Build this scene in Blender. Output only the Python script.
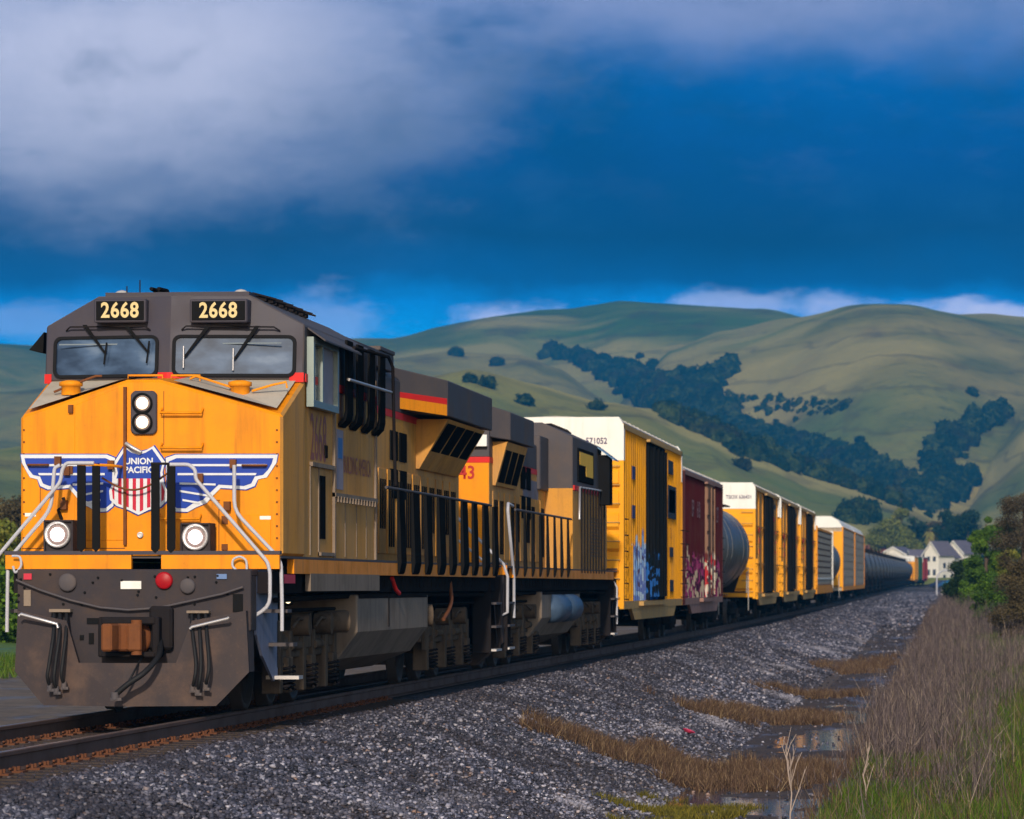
import bpy, bmesh, math, random
import numpy as np
from mathutils import Vector, Matrix, noise
random.seed(7); rng = np.random.default_rng(11)
R = math.radians
for o in list(bpy.data.objects): bpy.data.objects.remove(o)
sc = bpy.context.scene
col = sc.collection
# ------------------------------------------------------------------ camera
F = 3850.0; W0, H0 = 1024, 819; HOR = 586.0
TH = math.atan(0.1155)
CAM = Vector((9.0, -42.05, 1.44))
FWD = Vector((-math.sin(TH), math.cos(TH), 0)); RGT = Vector((math.cos(TH), math.sin(TH), 0)); UP = Vector((0, 0, 1))
cd = bpy.data.cameras.new('camera'); cam = bpy.data.objects.new('camera', cd); col.objects.link(cam)
cam.location = CAM; cam.rotation_euler = (R(90), 0, TH)
cd.sensor_width = 36; cd.lens = 36 * F / W0; cd.shift_y = (HOR - H0 / 2) / W0
cd.clip_start = 0.5; cd.clip_end = 60000
cd.dof.use_dof = True; cd.dof.focus_distance = 45.0; cd.dof.aperture_fstop = 5.0
sc.camera = cam
# ------------------------------------------------------------------ light
SUN_EL, SUN_AZ = R(23), R(-4)          # elevation; azimuth to the left of straight behind the camera
world = bpy.data.worlds.new("World"); sc.world = world; world.use_nodes = True
S_DIR = Vector((-math.sin(SUN_AZ) * math.cos(SUN_EL), -math.cos(SUN_AZ) * math.cos(SUN_EL), math.sin(SUN_EL)))
sl = bpy.data.lights.new('sun', 'SUN'); sl.energy = 3.5; sl.angle = R(2.0); sl.color = (1.0, 0.86, 0.68)
so = bpy.data.objects.new('sun', sl); col.objects.link(so)
so.rotation_euler = (-S_DIR).to_track_quat('-Z', 'Y').to_euler(); so.location = (-20, -60, 60)
sc.view_settings.view_transform = 'Standard'; sc.view_settings.look = 'None'
sc.view_settings.exposure = 0.0; sc.view_settings.gamma = 1.0
sc.view_settings.use_curve_mapping = False
sc.render.engine = 'CYCLES'
sc.cycles.use_denoising = True
sc.cycles.max_bounces = 5; sc.cycles.diffuse_bounces = 2; sc.cycles.glossy_bounces = 2
sc.cycles.volume_bounces = 0; sc.cycles.transparent_max_bounces = 6
sc.cycles.use_adaptive_sampling = True

class NT:
    """small wrapper that makes writing node trees short"""
    def __init__(s, tree): s.t = tree; s.n = tree.nodes; s.l = tree.links
    def node(s, typ, **kw):
        n = s.n.new(typ)
        for k, v in kw.items():
            if k.startswith('i_'):
                key = k[2:]; key = int(key) if key.isdigit() else key.replace('_', ' ')
                s.put(n.inputs[key], v)
            else: setattr(n, k, v)
        return n
    def put(s, inp, v):
        if isinstance(v, bpy.types.NodeSocket): s.l.new(v, inp)
        else:
            if inp.type == 'RGBA' and len(v) == 3: v = (*v, 1)
            inp.default_value = v
    def m(s, op, a, b=0.0, c=0.0, clamp=False):
        n = s.n.new('ShaderNodeMath'); n.operation = op; n.use_clamp = clamp
        s.put(n.inputs[0], a); s.put(n.inputs[1], b); s.put(n.inputs[2], c); return n.outputs[0]
    def ss(s, x, a, b):   # smooth 0..1 from a to b
        n = s.n.new('ShaderNodeMapRange'); n.interpolation_type = 'SMOOTHSTEP'
        s.put(n.inputs[0], x); n.inputs[1].default_value = a; n.inputs[2].default_value = b
        n.inputs[3].default_value = 0; n.inputs[4].default_value = 1; return n.outputs[0]
    def mix(s, f, a, b, mode='MIX'):
        n = s.n.new('ShaderNodeMix'); n.data_type = 'RGBA'; n.blend_type = mode; n.clamp_factor = True
        s.put(n.inputs[0], f); s.put(n.inputs[6], a); s.put(n.inputs[7], b); return n.outputs[2]
    def noise(s, vec, scale, detail=4, rough=.55, dist=0, out=0):
        n = s.n.new('ShaderNodeTexNoise')
        if vec is not None: s.l.new(vec, n.inputs['Vector'])
        n.inputs['Scale'].default_value = scale; n.inputs['Detail'].default_value = detail
        n.inputs['Roughness'].default_value = rough; n.inputs['Distortion'].default_value = dist
        return n.outputs[out]
    def scale(s, vec, xyz, loc=(0, 0, 0)):
        n = s.n.new('ShaderNodeMapping'); s.l.new(vec, n.inputs[0])
        n.inputs['Scale'].default_value = xyz; n.inputs['Location'].default_value = loc; return n.outputs[0]
    def ramp(s, f, stops):
        n = s.n.new('ShaderNodeValToRGB'); s.put(n.inputs[0], f); e = n.color_ramp.elements
        while len(e) < len(stops): e.new(.5)
        for el, (p, c) in zip(e, stops):
            el.position = p; el.color = (*c, 1) if len(c) == 3 else c
        return n.outputs[0]
    def sep(s, v): n = s.n.new('ShaderNodeSeparateXYZ'); s.l.new(v, n.inputs[0]); return n.outputs
    def comb(s, x, y, z):
        n = s.n.new('ShaderNodeCombineXYZ'); s.put(n.inputs[0], x); s.put(n.inputs[1], y); s.put(n.inputs[2], z); return n.outputs[0]

def lin(r, g, b):
    f = lambda c: (c / 255 / 12.92) if c <= 10 else ((c / 255 + .055) / 1.055) ** 2.4
    return (f(r), f(g), f(b))

def build_world():
    N = NT(world.node_tree); N.n.clear()
    d = N.node('ShaderNodeTexCoord').outputs['Generated']
    x, y, z = N.sep(d)
    c, s_ = math.cos(TH), math.sin(TH)
    a = N.m('ADD', N.m('MULTIPLY', x, c), N.m('MULTIPLY', y, s_))
    b = N.m('MAXIMUM', N.m('SUBTRACT', N.m('MULTIPLY', y, c), N.m('MULTIPLY', x, s_)), .05)
    u = N.m('MULTIPLY', N.m('DIVIDE', a, b), 3.85)      # horizontal position along the cloud bank
    v = N.m('MULTIPLY', N.m('DIVIDE', z, b), 3.85)      # height above the horizon
    P = N.comb(u, N.m('MULTIPLY', v, 1.5), 0.0)
    n1 = N.noise(P, 2.2, 5, .5); n2 = N.noise(N.scale(P, (1, 1, 1), (7, 3, 0)), 5.5, 6, .6)
    n3 = N.noise(N.scale(P, (1, 1.6, 1), (2, 9, 0)), 9.0, 6, .6)
    w1 = N.m('SUBTRACT', n1, .5); w2 = N.m('SUBTRACT', n2, .5); w3 = N.m('SUBTRACT', n3, .5)
    vw = N.m('ADD', v, N.m('ADD', N.m('MULTIPLY', w1, .10), N.m('MULTIPLY', w2, .05)))
    # the bank: vertical order of colours
    t = N.m('DIVIDE', vw, .62)
    bank = N.ramp(t, [(0.0, lin(40, 150, 220)), (.40, (.0, .66, 1.75)), (.455, (.0, .50, 1.5)), (.495, (.0, .15, .55)),
                      (.57, (.0, .060, .26)), (.68, (.0, .095, .42)), (.82, (.0, .16, .60)), (1.0, (.01, .18, .58))])
    bank = N.mix(N.m('MULTIPLY', N.m('MULTIPLY', N.ss(n1, .38, .68), .55), N.ss(v, .29, .34)), bank, (0, .035, .15))
    bank = N.mix(N.m('MULTIPLY', N.ss(n2, .5, .75), .22), bank, lin(40, 110, 175))
    def blob(cu, cv, ru, rv, soft=.7):
        du = N.m('DIVIDE', N.m('SUBTRACT', u, cu), ru); dv = N.m('DIVIDE', N.m('SUBTRACT', v, cv), rv)
        r = N.m('SQRT', N.m('ADD', N.m('MULTIPLY', du, du), N.m('MULTIPLY', dv, dv)))
        r = N.m('ADD', r, N.m('ADD', N.m('MULTIPLY', w1, 1.3), N.m('ADD', N.m('MULTIPLY', w2, 1.0), N.m('MULTIPLY', w3, .5))))
        return N.m('SUBTRACT', 1, N.ss(r, 1 - soft, 1 + soft * .45))
    bank = N.mix(N.m('MULTIPLY', blob(-.36, .46, .32, .15, .9), .8), bank, (.045, .125, .36))
    bank = N.mix(N.m('MULTIPLY', blob(-.38, .54, .36, .15, .9), .9), bank, (.92, .94, 1.2))
    bank = N.mix(N.m('MULTIPLY', blob(-.14, .47, .12, .08, .9), .3), bank, (.09, .18, .44))
    bank = N.mix(N.m('MULTIPLY', blob(.20, .605, .42, .075, .8), .9), bank, (.38, .46, .80))
    bank = N.mix(N.m('MULTIPLY', N.m('MULTIPLY', N.ss(n3, .48, .72), N.ss(v, .33, .45)), .12), bank, (.16, .24, .50))
    bank = N.mix(N.m('MULTIPLY', N.m('MULTIPLY', N.ss(n2, .5, .3), N.ss(v, .33, .45)), .35), bank, (.0, .08, .26))
    # fair-weather puffs low above the ridge
    for cu, cv, ru, rv, k in [(-.01, .268, .075, .014, .75), (.24, .284, .10, .014, .55), (.33, .274, .08, .010, .45), (.48, .272, .09, .015, .9), (-.19, .262, .07, .03, .3), (-.45, .262, .09, .02, .25), (.12, .262, .05, .010, .4)]:
        du = N.m('DIVIDE', N.m('SUBTRACT', u, cu), ru); dv = N.m('DIVIDE', N.m('SUBTRACT', v, cv), rv)
        r = N.m('SQRT', N.m('ADD', N.m('MULTIPLY', du, du), N.m('MULTIPLY', dv, dv)))
        r = N.m('ADD', r, N.m('ADD', N.m('MULTIPLY', w3, 3.2), N.m('MULTIPLY', w2, 1.2)))
        f = N.m('SUBTRACT', 1, N.ss(r, .3, 1.25))
        bank = N.mix(N.m('MULTIPLY', f, k), bank, (1.25, 1.35, 2.0))
    sky = N.node('ShaderNodeTexSky', sky_type='NISHITA', sun_disc=False, sun_elevation=SUN_EL,
                 sun_rotation=math.atan2(S_DIR.x, S_DIR.y), altitude=50, air_density=1.2, dust_density=1.0, ozone_density=2.0)
    bg1 = N.node('ShaderNodeBackground', i_0=sky.outputs[0], i_1=0.14)
    bg2 = N.node('ShaderNodeBackground', i_0=bank, i_1=1.0)
    # the bank fills the sky ahead and thins out overhead and to the sides
    f = N.m('MULTIPLY', N.ss(N.m('SUBTRACT', N.m('MULTIPLY', y, c), N.m('MULTIPLY', x, s_)), .55, .9), N.m('SUBTRACT', 1, N.ss(z, .22, .5)))
    ms = N.node('ShaderNodeMixShader', i_0=f); N.l.new(bg1.outputs[0], ms.inputs[1]); N.l.new(bg2.outputs[0], ms.inputs[2])
    o = N.node('ShaderNodeOutputWorld'); N.l.new(ms.outputs[0], o.inputs[0])
build_world()

# ------------------------------------------------------------------ geometry helpers
def at(px, py, y):              # where the line of sight through a photo point meets the upright plane at y
    d = FWD + RGT * ((px - 512) / F) + UP * ((HOR - py) / F)
    t = (y - CAM.y) / d.y; return CAM + d * t
def atx(px, py, x):             # ... the upright plane at x
    d = FWD + RGT * ((px - 512) / F) + UP * ((HOR - py) / F)
    t = (x - CAM.x) / d.x; return CAM + d * t
def polar(px, Z, z=0.0):        # a point Z metres ahead at the bearing of column px
    p = CAM + FWD * Z + RGT * ((px - 512) / F * Z); p.z = z; return p

class MB:
    def __init__(s): s.v = []; s.f = []; s.m = []; s.sm = []; s.cur = 0; s.smooth = False
    def add(s, vs, fs, smooth=None):
        b = len(s.v); s.v.extend([tuple(v) for v in vs])
        for f in fs: s.f.append(tuple(i + b for i in f)); s.m.append(s.cur); s.sm.append(s.smooth if smooth is None else smooth)
        return s
    def box(s, x0, x1, y0, y1, z0, z1):
        if x0 > x1: x0, x1 = x1, x0
        if y0 > y1: y0, y1 = y1, y0
        if z0 > z1: z0, z1 = z1, z0
        return s.add([(x0, y0, z0), (x1, y0, z0), (x1, y1, z0), (x0, y1, z0), (x0, y0, z1), (x1, y0, z1), (x1, y1, z1), (x0, y1, z1)],
                     [(0, 3, 2, 1), (4, 5, 6, 7), (0, 1, 5, 4), (1, 2, 6, 5), (2, 3, 7, 6), (3, 0, 4, 7)])
    def loft(s, rings, cap=True, smooth=None):
        n = len(rings[0]); vs = [p for r in rings for p in r]; fs = []
        for k in range(len(rings) - 1):
            for i in range(n):
                j = (i + 1) % n; fs.append((k * n + i, k * n + j, (k + 1) * n + j, (k + 1) * n + i))
        s.add(vs, fs, smooth)
        if cap: s.add(rings[0], [tuple(range(n))[::-1]], False); s.add(rings[-1], [tuple(range(n))], False)
        return s
    def prism(s, poly, d):          # flat outline of 3-d points pushed along vector d
        d = Vector(d); a = [Vector(p) for p in poly]; b = [p + d for p in a]; n = len(a)
        s.add(a + b, [tuple(range(n)), tuple(range(2 * n - 1, n - 1, -1))] + [(i, i + n, (i + 1) % n + n, (i + 1) % n) for i in range(n)])
        return s
    def tube(s, pts, r, n=8, taper=None, caps=True):
        pts = [Vector(p) for p in pts]; rings = []
        prev = None
        for i, p in enumerate(pts):
            t = (pts[min(i + 1, len(pts) - 1)] - pts[max(i - 1, 0)])
            if t.length < 1e-9: t = Vector((0, 0, 1))
            t.normalize()
            if prev is None:
                up = Vector((0, 0, 1)) if abs(t.z) < .9 else Vector((1, 0, 0)); a = t.cross(up).normalized()
            else:
                a = (prev - t * prev.dot(t))
                if a.length < 1e-6: a = t.orthogonal()
                a.normalize()
            prev = a; b = t.cross(a)
            rr = r if taper is None else r * taper[i]
            rings.append([p + a * (math.cos(2 * math.pi * k / n) * rr) + b * (math.sin(2 * math.pi * k / n) * rr) for k in range(n)])
        return s.loft(rings, caps, True)
    def cyl(s, p0, p1, r, n=16, r2=None):
        p0, p1 = Vector(p0), Vector(p1); t = (p1 - p0).normalized(); a = t.orthogonal().normalized(); b = t.cross(a); r2 = r if r2 is None else r2
        mk = lambda p, q: [p + a * (math.cos(2 * math.pi * k / n) * q) + b * (math.sin(2 * math.pi * k / n) * q) for k in range(n)]
        return s.loft([mk(p0, r), mk(p1, r2)], True, True)
    def lathe(s, c, axis, prof, n=24, smooth=True):   # prof: (distance along axis, radius)
        c = Vector(c); t = Vector(axis).normalized(); a = t.orthogonal().normalized(); b = t.cross(a)
        return s.loft([[c + t * h + a * (math.cos(2 * math.pi * k / n) * q) + b * (math.sin(2 * math.pi * k / n) * q) for k in range(n)] for h, q in prof], True, smooth)
    def mesh(s, m2):                # take in another mesh datablock
        b = len(s.v); s.v.extend([tuple(v.co) for v in m2.vertices])
        for p in m2.polygons: s.f.append(tuple(i + b for i in p.vertices)); s.m.append(s.cur); s.sm.append(False)
        return s
    def build(s, name, mats, parent=None, bevel=0, fix=True, loc=None):
        me = bpy.data.meshes.new(name); me.from_pydata(s.v, [], s.f)
        if not isinstance(mats, (list, tuple)): mats = [mats]
        for m_ in mats: me.materials.append(m_)
        me.polygons.foreach_set('material_index', s.m); me.polygons.foreach_set('use_smooth', s.sm)
        if fix and len(s.f) < 60000:
            bm = bmesh.new(); bm.from_mesh(me); bmesh.ops.recalc_face_normals(bm, faces=bm.faces); bm.to_mesh(me); bm.free()
        o = bpy.data.objects.new(name, me); col.objects.link(o)
        if parent: o.parent = parent
        if loc: o.location = loc
        if bevel:
            b = o.modifiers.new('bevel', 'BEVEL'); b.width = bevel; b.segments = 1; b.limit_method = 'ANGLE'; b.angle_limit = R(40)
        return o

def tag(o, label=None, cat=None, group=None, kind=None):
    if label: o['label'] = label
    if cat: o['category'] = cat
    if group: o['group'] = group
    if kind: o['kind'] = kind
    return o
def empty(name, label, cat, loc=(0, 0, 0), rz=0, group=None):
    o = bpy.data.objects.new(name, None); col.objects.link(o); o.location = loc; o.rotation_euler = (0, 0, rz); o.empty_display_size = .2
    return tag(o, label, cat, group)
def copy_tree(o, parent=None):
    c = o.copy(); col.objects.link(c); c.parent = parent
    for ch in list(o.children): copy_tree(ch, c)
    return c

def text_mesh(txt, size, bold=0.0, xs=1.0, spacing=1.0):
    cu = bpy.data.curves.new('lettering', 'FONT'); cu.body = txt; cu.size = size; cu.align_x = 'CENTER'; cu.align_y = 'CENTER'
    cu.offset = bold; cu.resolution_u = 3; cu.space_character = spacing
    ob = bpy.data.objects.new('lettering', cu); col.objects.link(ob)
    bpy.context.view_layer.update()
    dg = bpy.context.evaluated_depsgraph_get()
    me = bpy.data.meshes.new_from_object(ob.evaluated_get(dg))
    bpy.data.objects.remove(ob); bpy.data.curves.remove(cu)
    for v in me.vertices: v.co.x *= xs
    return me
def text_obj(name, txt, size, mat, parent, loc, side='front', bold=0.0, xs=1.0, extra=None, spacing=1.0):
    me = text_mesh(txt, size, bold, xs, spacing); me.materials.append(mat)
    M = Matrix.Rotation(R(90), 4, 'X')
    if side == 'right': M = Matrix.Rotation(R(90), 4, 'Z') @ M
    if side == 'left': M = Matrix.Rotation(R(-90), 4, 'Z') @ M
    if extra: M = extra @ M
    me.transform(M); o = bpy.data.objects.new(name, me); col.objects.link(o); o.parent = parent; o.location = loc
    return o

# ------------------------------------------------------------------ materials
MAT = {}
def new_mat(name):
    m = bpy.data.materials.new(name); m.use_nodes = True; N = NT(m.node_tree); N.n.clear()
    b = N.node('ShaderNodeBsdfPrincipled'); o = N.node('ShaderNodeOutputMaterial'); N.l.new(b.outputs[0], o.inputs[0])
    MAT[name] = m; return m, N, b
def objco(N): return N.node('ShaderNodeTexCoord').outputs['Object']
def worldco(N): return N.node('ShaderNodeNewGeometry').outputs['Position']
def paint(name, c, rough=.5, dirt=(.10, .075, .055), amount=.35, streak=.35, metal=0.0, dscale=1.2, bump=.0, fade=None, spec=.14):
    """weathered painted metal: broad grime, downward streaks, fine speckle"""
    if name in MAT: return MAT[name]
    m, N, b = new_mat(name); P = objco(N)
    base = c
    f1 = N.ss(N.noise(P, dscale, 6, .62), .42, .78)
    f2 = N.ss(N.noise(N.scale(P, (7, 7, .55)), 1.0, 5, .6), .47, .8)
    f3 = N.ss(N.noise(P, 22, 3, .6), .56, .8)
    colr = N.mix(N.m('MULTIPLY', f1, amount), (*base, 1), (*dirt, 1))
    if fade: colr = N.mix(N.m('MULTIPLY', N.ss(N.noise(N.scale(P, (1, 1, .6), (3, 1, 8)), .9, 4, .6), .35, .75), .6), colr, (*fade, 1))
    colr = N.mix(N.m('MULTIPLY', f2, streak), colr, tuple(x * .6 for x in dirt) + (1,))
    colr = N.mix(N.m('MULTIPLY', f3, amount * .6), colr, tuple(x * .8 for x in dirt) + (1,))
    N.put(b.inputs['Base Color'], colr); b.inputs['Metallic'].default_value = metal
    N.put(b.inputs['Roughness'], N.m('ADD', rough, N.m('MULTIPLY', f1, .25), clamp=True)); b.inputs['Specular IOR Level'].default_value = spec
    if bump:
        bn = N.node('ShaderNodeBump', i_Strength=bump, i_Distance=.02, i_Height=N.noise(P, 9, 4, .6)); N.l.new(bn.outputs[0], b.inputs['Normal'])
    return m
def plain(name, c, rough=.5, metal=0.0, emit=None, estr=1.0, spec=.2):
    if name in MAT: return MAT[name]
    m, N, b = new_mat(name); P = objco(N)
    f = N.noise(P, 6, 3, .6)
    N.put(b.inputs['Base Color'], N.mix(f, (*[x * .85 for x in c], 1), (*[min(x * 1.12, 1) for x in c], 1)))
    b.inputs['Roughness'].default_value = rough; b.inputs['Metallic'].default_value = metal; b.inputs['Specular IOR Level'].default_value = spec
    if emit: b.inputs['Emission Color'].default_value = (*emit, 1); b.inputs['Emission Strength'].default_value = estr
    return m
YELLOW = (.84, .28, .004)
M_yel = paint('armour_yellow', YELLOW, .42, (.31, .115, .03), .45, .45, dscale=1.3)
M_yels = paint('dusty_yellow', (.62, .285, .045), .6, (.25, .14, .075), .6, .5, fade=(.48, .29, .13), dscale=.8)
M_ygrey = paint('faded_cream_deck', (.50, .44, .36), .7, (.3, .22, .15), .5, .25)
M_gry = paint('cab_grey', (.052, .048, .068), .45, (.10, .08, .075), .4, .3)
M_gryd = paint('dusty_grey', (.075, .068, .078), .6, (.17, .12, .09), .5, .45)
M_red = paint('stripe_red', (.62, .02, .02), .5, (.2, .05, .03), .25, .2)
M_pilot = paint('pilot_grey', (.036, .031, .038), .65, (.10, .066, .05), .55, .4, dscale=1.6, bump=.15)
M_plow = paint('plow_brown_grey', (.050, .040, .043), .7, (.15, .095, .072), .7, .35, dscale=2.0, bump=.2)
M_dark = paint('dark_iron', (.018, .016, .018), .7, (.05, .036, .03), .4, .3, spec=0)
M_black = plain('black_rubber', (.012, .012, .014), .6, spec=.2)
M_truck = paint('truck_dust', (.12, .09, .068), .8, (.028, .022, .02), .6, .6, dscale=2.5, spec=0)
M_tankg = paint('fuel_tank_dust', (.24, .185, .145), .7, (.10, .075, .06), .5, .5)
M_rust = paint('rusty_steel', (.17, .06, .022), .7, (.09, .04, .025), .6, .3, dscale=7, bump=.4)
M_wheel = paint('wheel_steel', (.07, .055, .05), .5, (.03, .025, .02), .5, .2, metal=.3)
M_white = paint('white_paint', (.80, .79, .76), .5, (.5, .42, .35), .2, .2)
M_rail = plain('handrail_white', (.46, .46, .52), .4)
M_silver = plain('worn_silver', (.5, .48, .5), .4, .6)
M_blue = plain('emblem_blue', (.012, .05, .36), .4)
M_emred = plain('emblem_red', (.50, .012, .045), .4)
M_emwhite = plain('emblem_white', (.66, .68, .74), .4)
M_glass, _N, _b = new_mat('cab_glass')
_N.put(_b.inputs['Base Color'], _N.ramp(_N.noise(_N.scale(objco(_N), (1.6, 1, 3)), 1.5, 3, .5), [(.35, (.02, .035, .07)), (.6, (.06, .10, .18)), (.75, (.12, .17, .26))])); _b.inputs['Roughness'].default_value = .035  # blue mottling in the base colour imitates reflections on the glass
M_lamp = plain('lit_lamp', (.9, .9, .9), .3, 0, (1.0, .93, .88), 14.0)
M_dish = plain('lamp_reflector', (.26, .20, .20), .45)
M_lampw = plain('lit_headlamp', (.9, .85, .7), .3, 0, (1.0, .80, .48), 2.3)
M_cream = plain('number_cream', (.66, .52, .26), .4, 0)
M_blackg = plain('flat_black', (.012, .012, .013), .8, spec=0)
M_matt = plain('gasket_black', (.012, .012, .014), .8, spec=.1)
M_maroonl = plain('faded_maroon', (.30, .10, .075), .6)
M_galvd = plain('dome_grey', (.42, .40, .40), .5)
# ------------------------------------------------------------------ locomotives
def bogie(parent, y0, y1, n_ax, wr, xo, mat, lead=False):
    """truck frame with wheels (sub-parts), springs and axle boxes; y0..y1 first and last axle"""
    ax = [y0 + (y1 - y0) * i / (n_ax - 1) for i in range(n_ax)]
    fm = MB(); fm.smooth = False
    for s in (-1, 1):
        x0, x1 = s * (xo - .07), s * (xo + .07)
        pts = [(y0 - .75, .62), (y0 - .62, .88), (y1 + .62, .88), (y1 + .75, .62), (y1 + .6, .6), (y0 - .6, .6)]
        fm.prism([(x0, y, z) for y, z in pts], (x1 - x0, 0, 0))
        for a in ax:
            fm.box(s * (xo - .1), s * (xo + .12), a - .42, a - .24, .20, .92)
            fm.box(s * (xo - .1), s * (xo + .12), a + .24, a + .42, .20, .92)
            fm.box(s * (xo - .05), s * (xo + .1), a - .5, a + .5, .70, .84)
            fm.box(s * (xo - .02), s * (xo + .17), a - .16, a + .16, .36, .62)
        fm.box(s * (xo + .07), s * (xo + .13), y0 - .7, y0 - .5, .5, 1.05)
        for i in range(n_ax - 1):
            c = (ax[i] + ax[i + 1]) / 2
            fm.box(s * (xo - .12), s * (xo + .02), c - .2, c + .2, .25, .6)
    for a in ax: fm.cyl((-xo, a, wr), (xo, a, wr), .085, 10)
    fm.box(-.5, .5, y0 - .3, y1 + .3, .55, .95)
    tr = fm.build('truck', mat, parent, bevel=.012)
    for a in ax:
        for s in (-1, 1):
            w = MB(); w.lathe((s * .685, a, wr), (s, 0, 0), [(0, wr + .028), (.03, wr + .026), (.035, wr), (.13, wr - .004), (.135, wr - .07), (.09, wr - .09), (.085, .2), (.15, .13), (.16, .08)], 28)
            w.build('wheel', M_wheel, tr)
    sp = MB()
    for s in (-1, 1):
        for a in ax:
            for q in (-.13, .13):
                sp.tube([(s * (xo + .12) + .07 * math.cos(t * .9), a + q + .07 * math.sin(t * .9), .24 + .30 * t / 40) for t in range(41)], .018, 5)
    sp.build('coil_springs', M_dark, tr)
    cy = MB()
    for i in range(n_ax - 1):
        c = (ax[i] + ax[i + 1]) / 2
        for s in (-1, 1):
            cy.cyl((s * (xo + .05), c, .98), (s * (xo + .26), c, .98), .13, 14)
            cy.cyl((s * (xo + .1), c - .5, .74), (s * (xo + .1), c + .1, .74), .06, 10)
            cy.tube([(s * (xo + .15), c - .6, .95), (s * (xo + .18), c - .3, 1.06), (s * (xo + .2), c + .3, 1.02), (s * (xo + .15), c + .6, 1.1)], .02, 6)
    cy.build('brake_cylinders', mat, tr)
    return tr

def coupler(parent, y, d, mat=None, z=.88, name='coupler'):
    """knuckle coupler at y pointing along d (-1 or 1)"""
    m = MB()
    m.box(-.09, .09, y, y + d * .45, z - .1, z + .1)
    m.prism([(-.17, y + d * .40, z - .15), (.14, y + d * .40, z - .15), (.2, y + d * .62, z - .15), (.05, y + d * .66, z - .15), (.02, y + d * .52, z - .15), (-.06, y + d * .56, z - .15), (-.1, y + d * .78, z - .15), (-.22, y + d * .76, z - .15), (-.24, y + d * .55, z - .15)], (0, 0, .3))
    m.lathe((0, y + d * .12, z), (0, d, 0), [(0, .16), (.02, .22), (.10, .22), (.13, .15)], 20); m.cyl((.13, y + d * .56, z - .19), (.13, y + d * .56, z + .19), .06, 12)
    return m.build(name, mat or M_rust, parent, bevel=.02)

def hose(parent, pts, r=.022, mat=None, fit=True):
    m = MB(); P_ = [Vector(p) for p in pts]
    # smooth path
    q = []
    for i in range(len(P_) - 1):
        a, b = P_[i], P_[i + 1]; a0 = P_[max(i - 1, 0)]; b1 = P_[min(i + 2, len(P_) - 1)]
        for t in range(5):
            u = t / 5
            q.append(.5 * ((2 * a) + (b - a0) * u + (2 * a0 - 5 * a + 4 * b - b1) * u * u + (-a0 + 3 * a - 3 * b + b1) * u ** 3))
    q.append(P_[-1]); m.tube(q, r, 7)
    o = m.build('air_hose', mat or M_black, parent)
    if fit:
        e = MB(); e.cyl(P_[-1] + Vector((0, 0, .03)), P_[-1] - Vector((0, 0, .05)), r * 1.5, 8); e.box(P_[-1].x - r * 1.3, P_[-1].x + r * 2.4, P_[-1].y - r, P_[-1].y + r, P_[-1].z - .06, P_[-1].z - .03); e.build('glad_hand', M_gryd, o)
    return o

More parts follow.
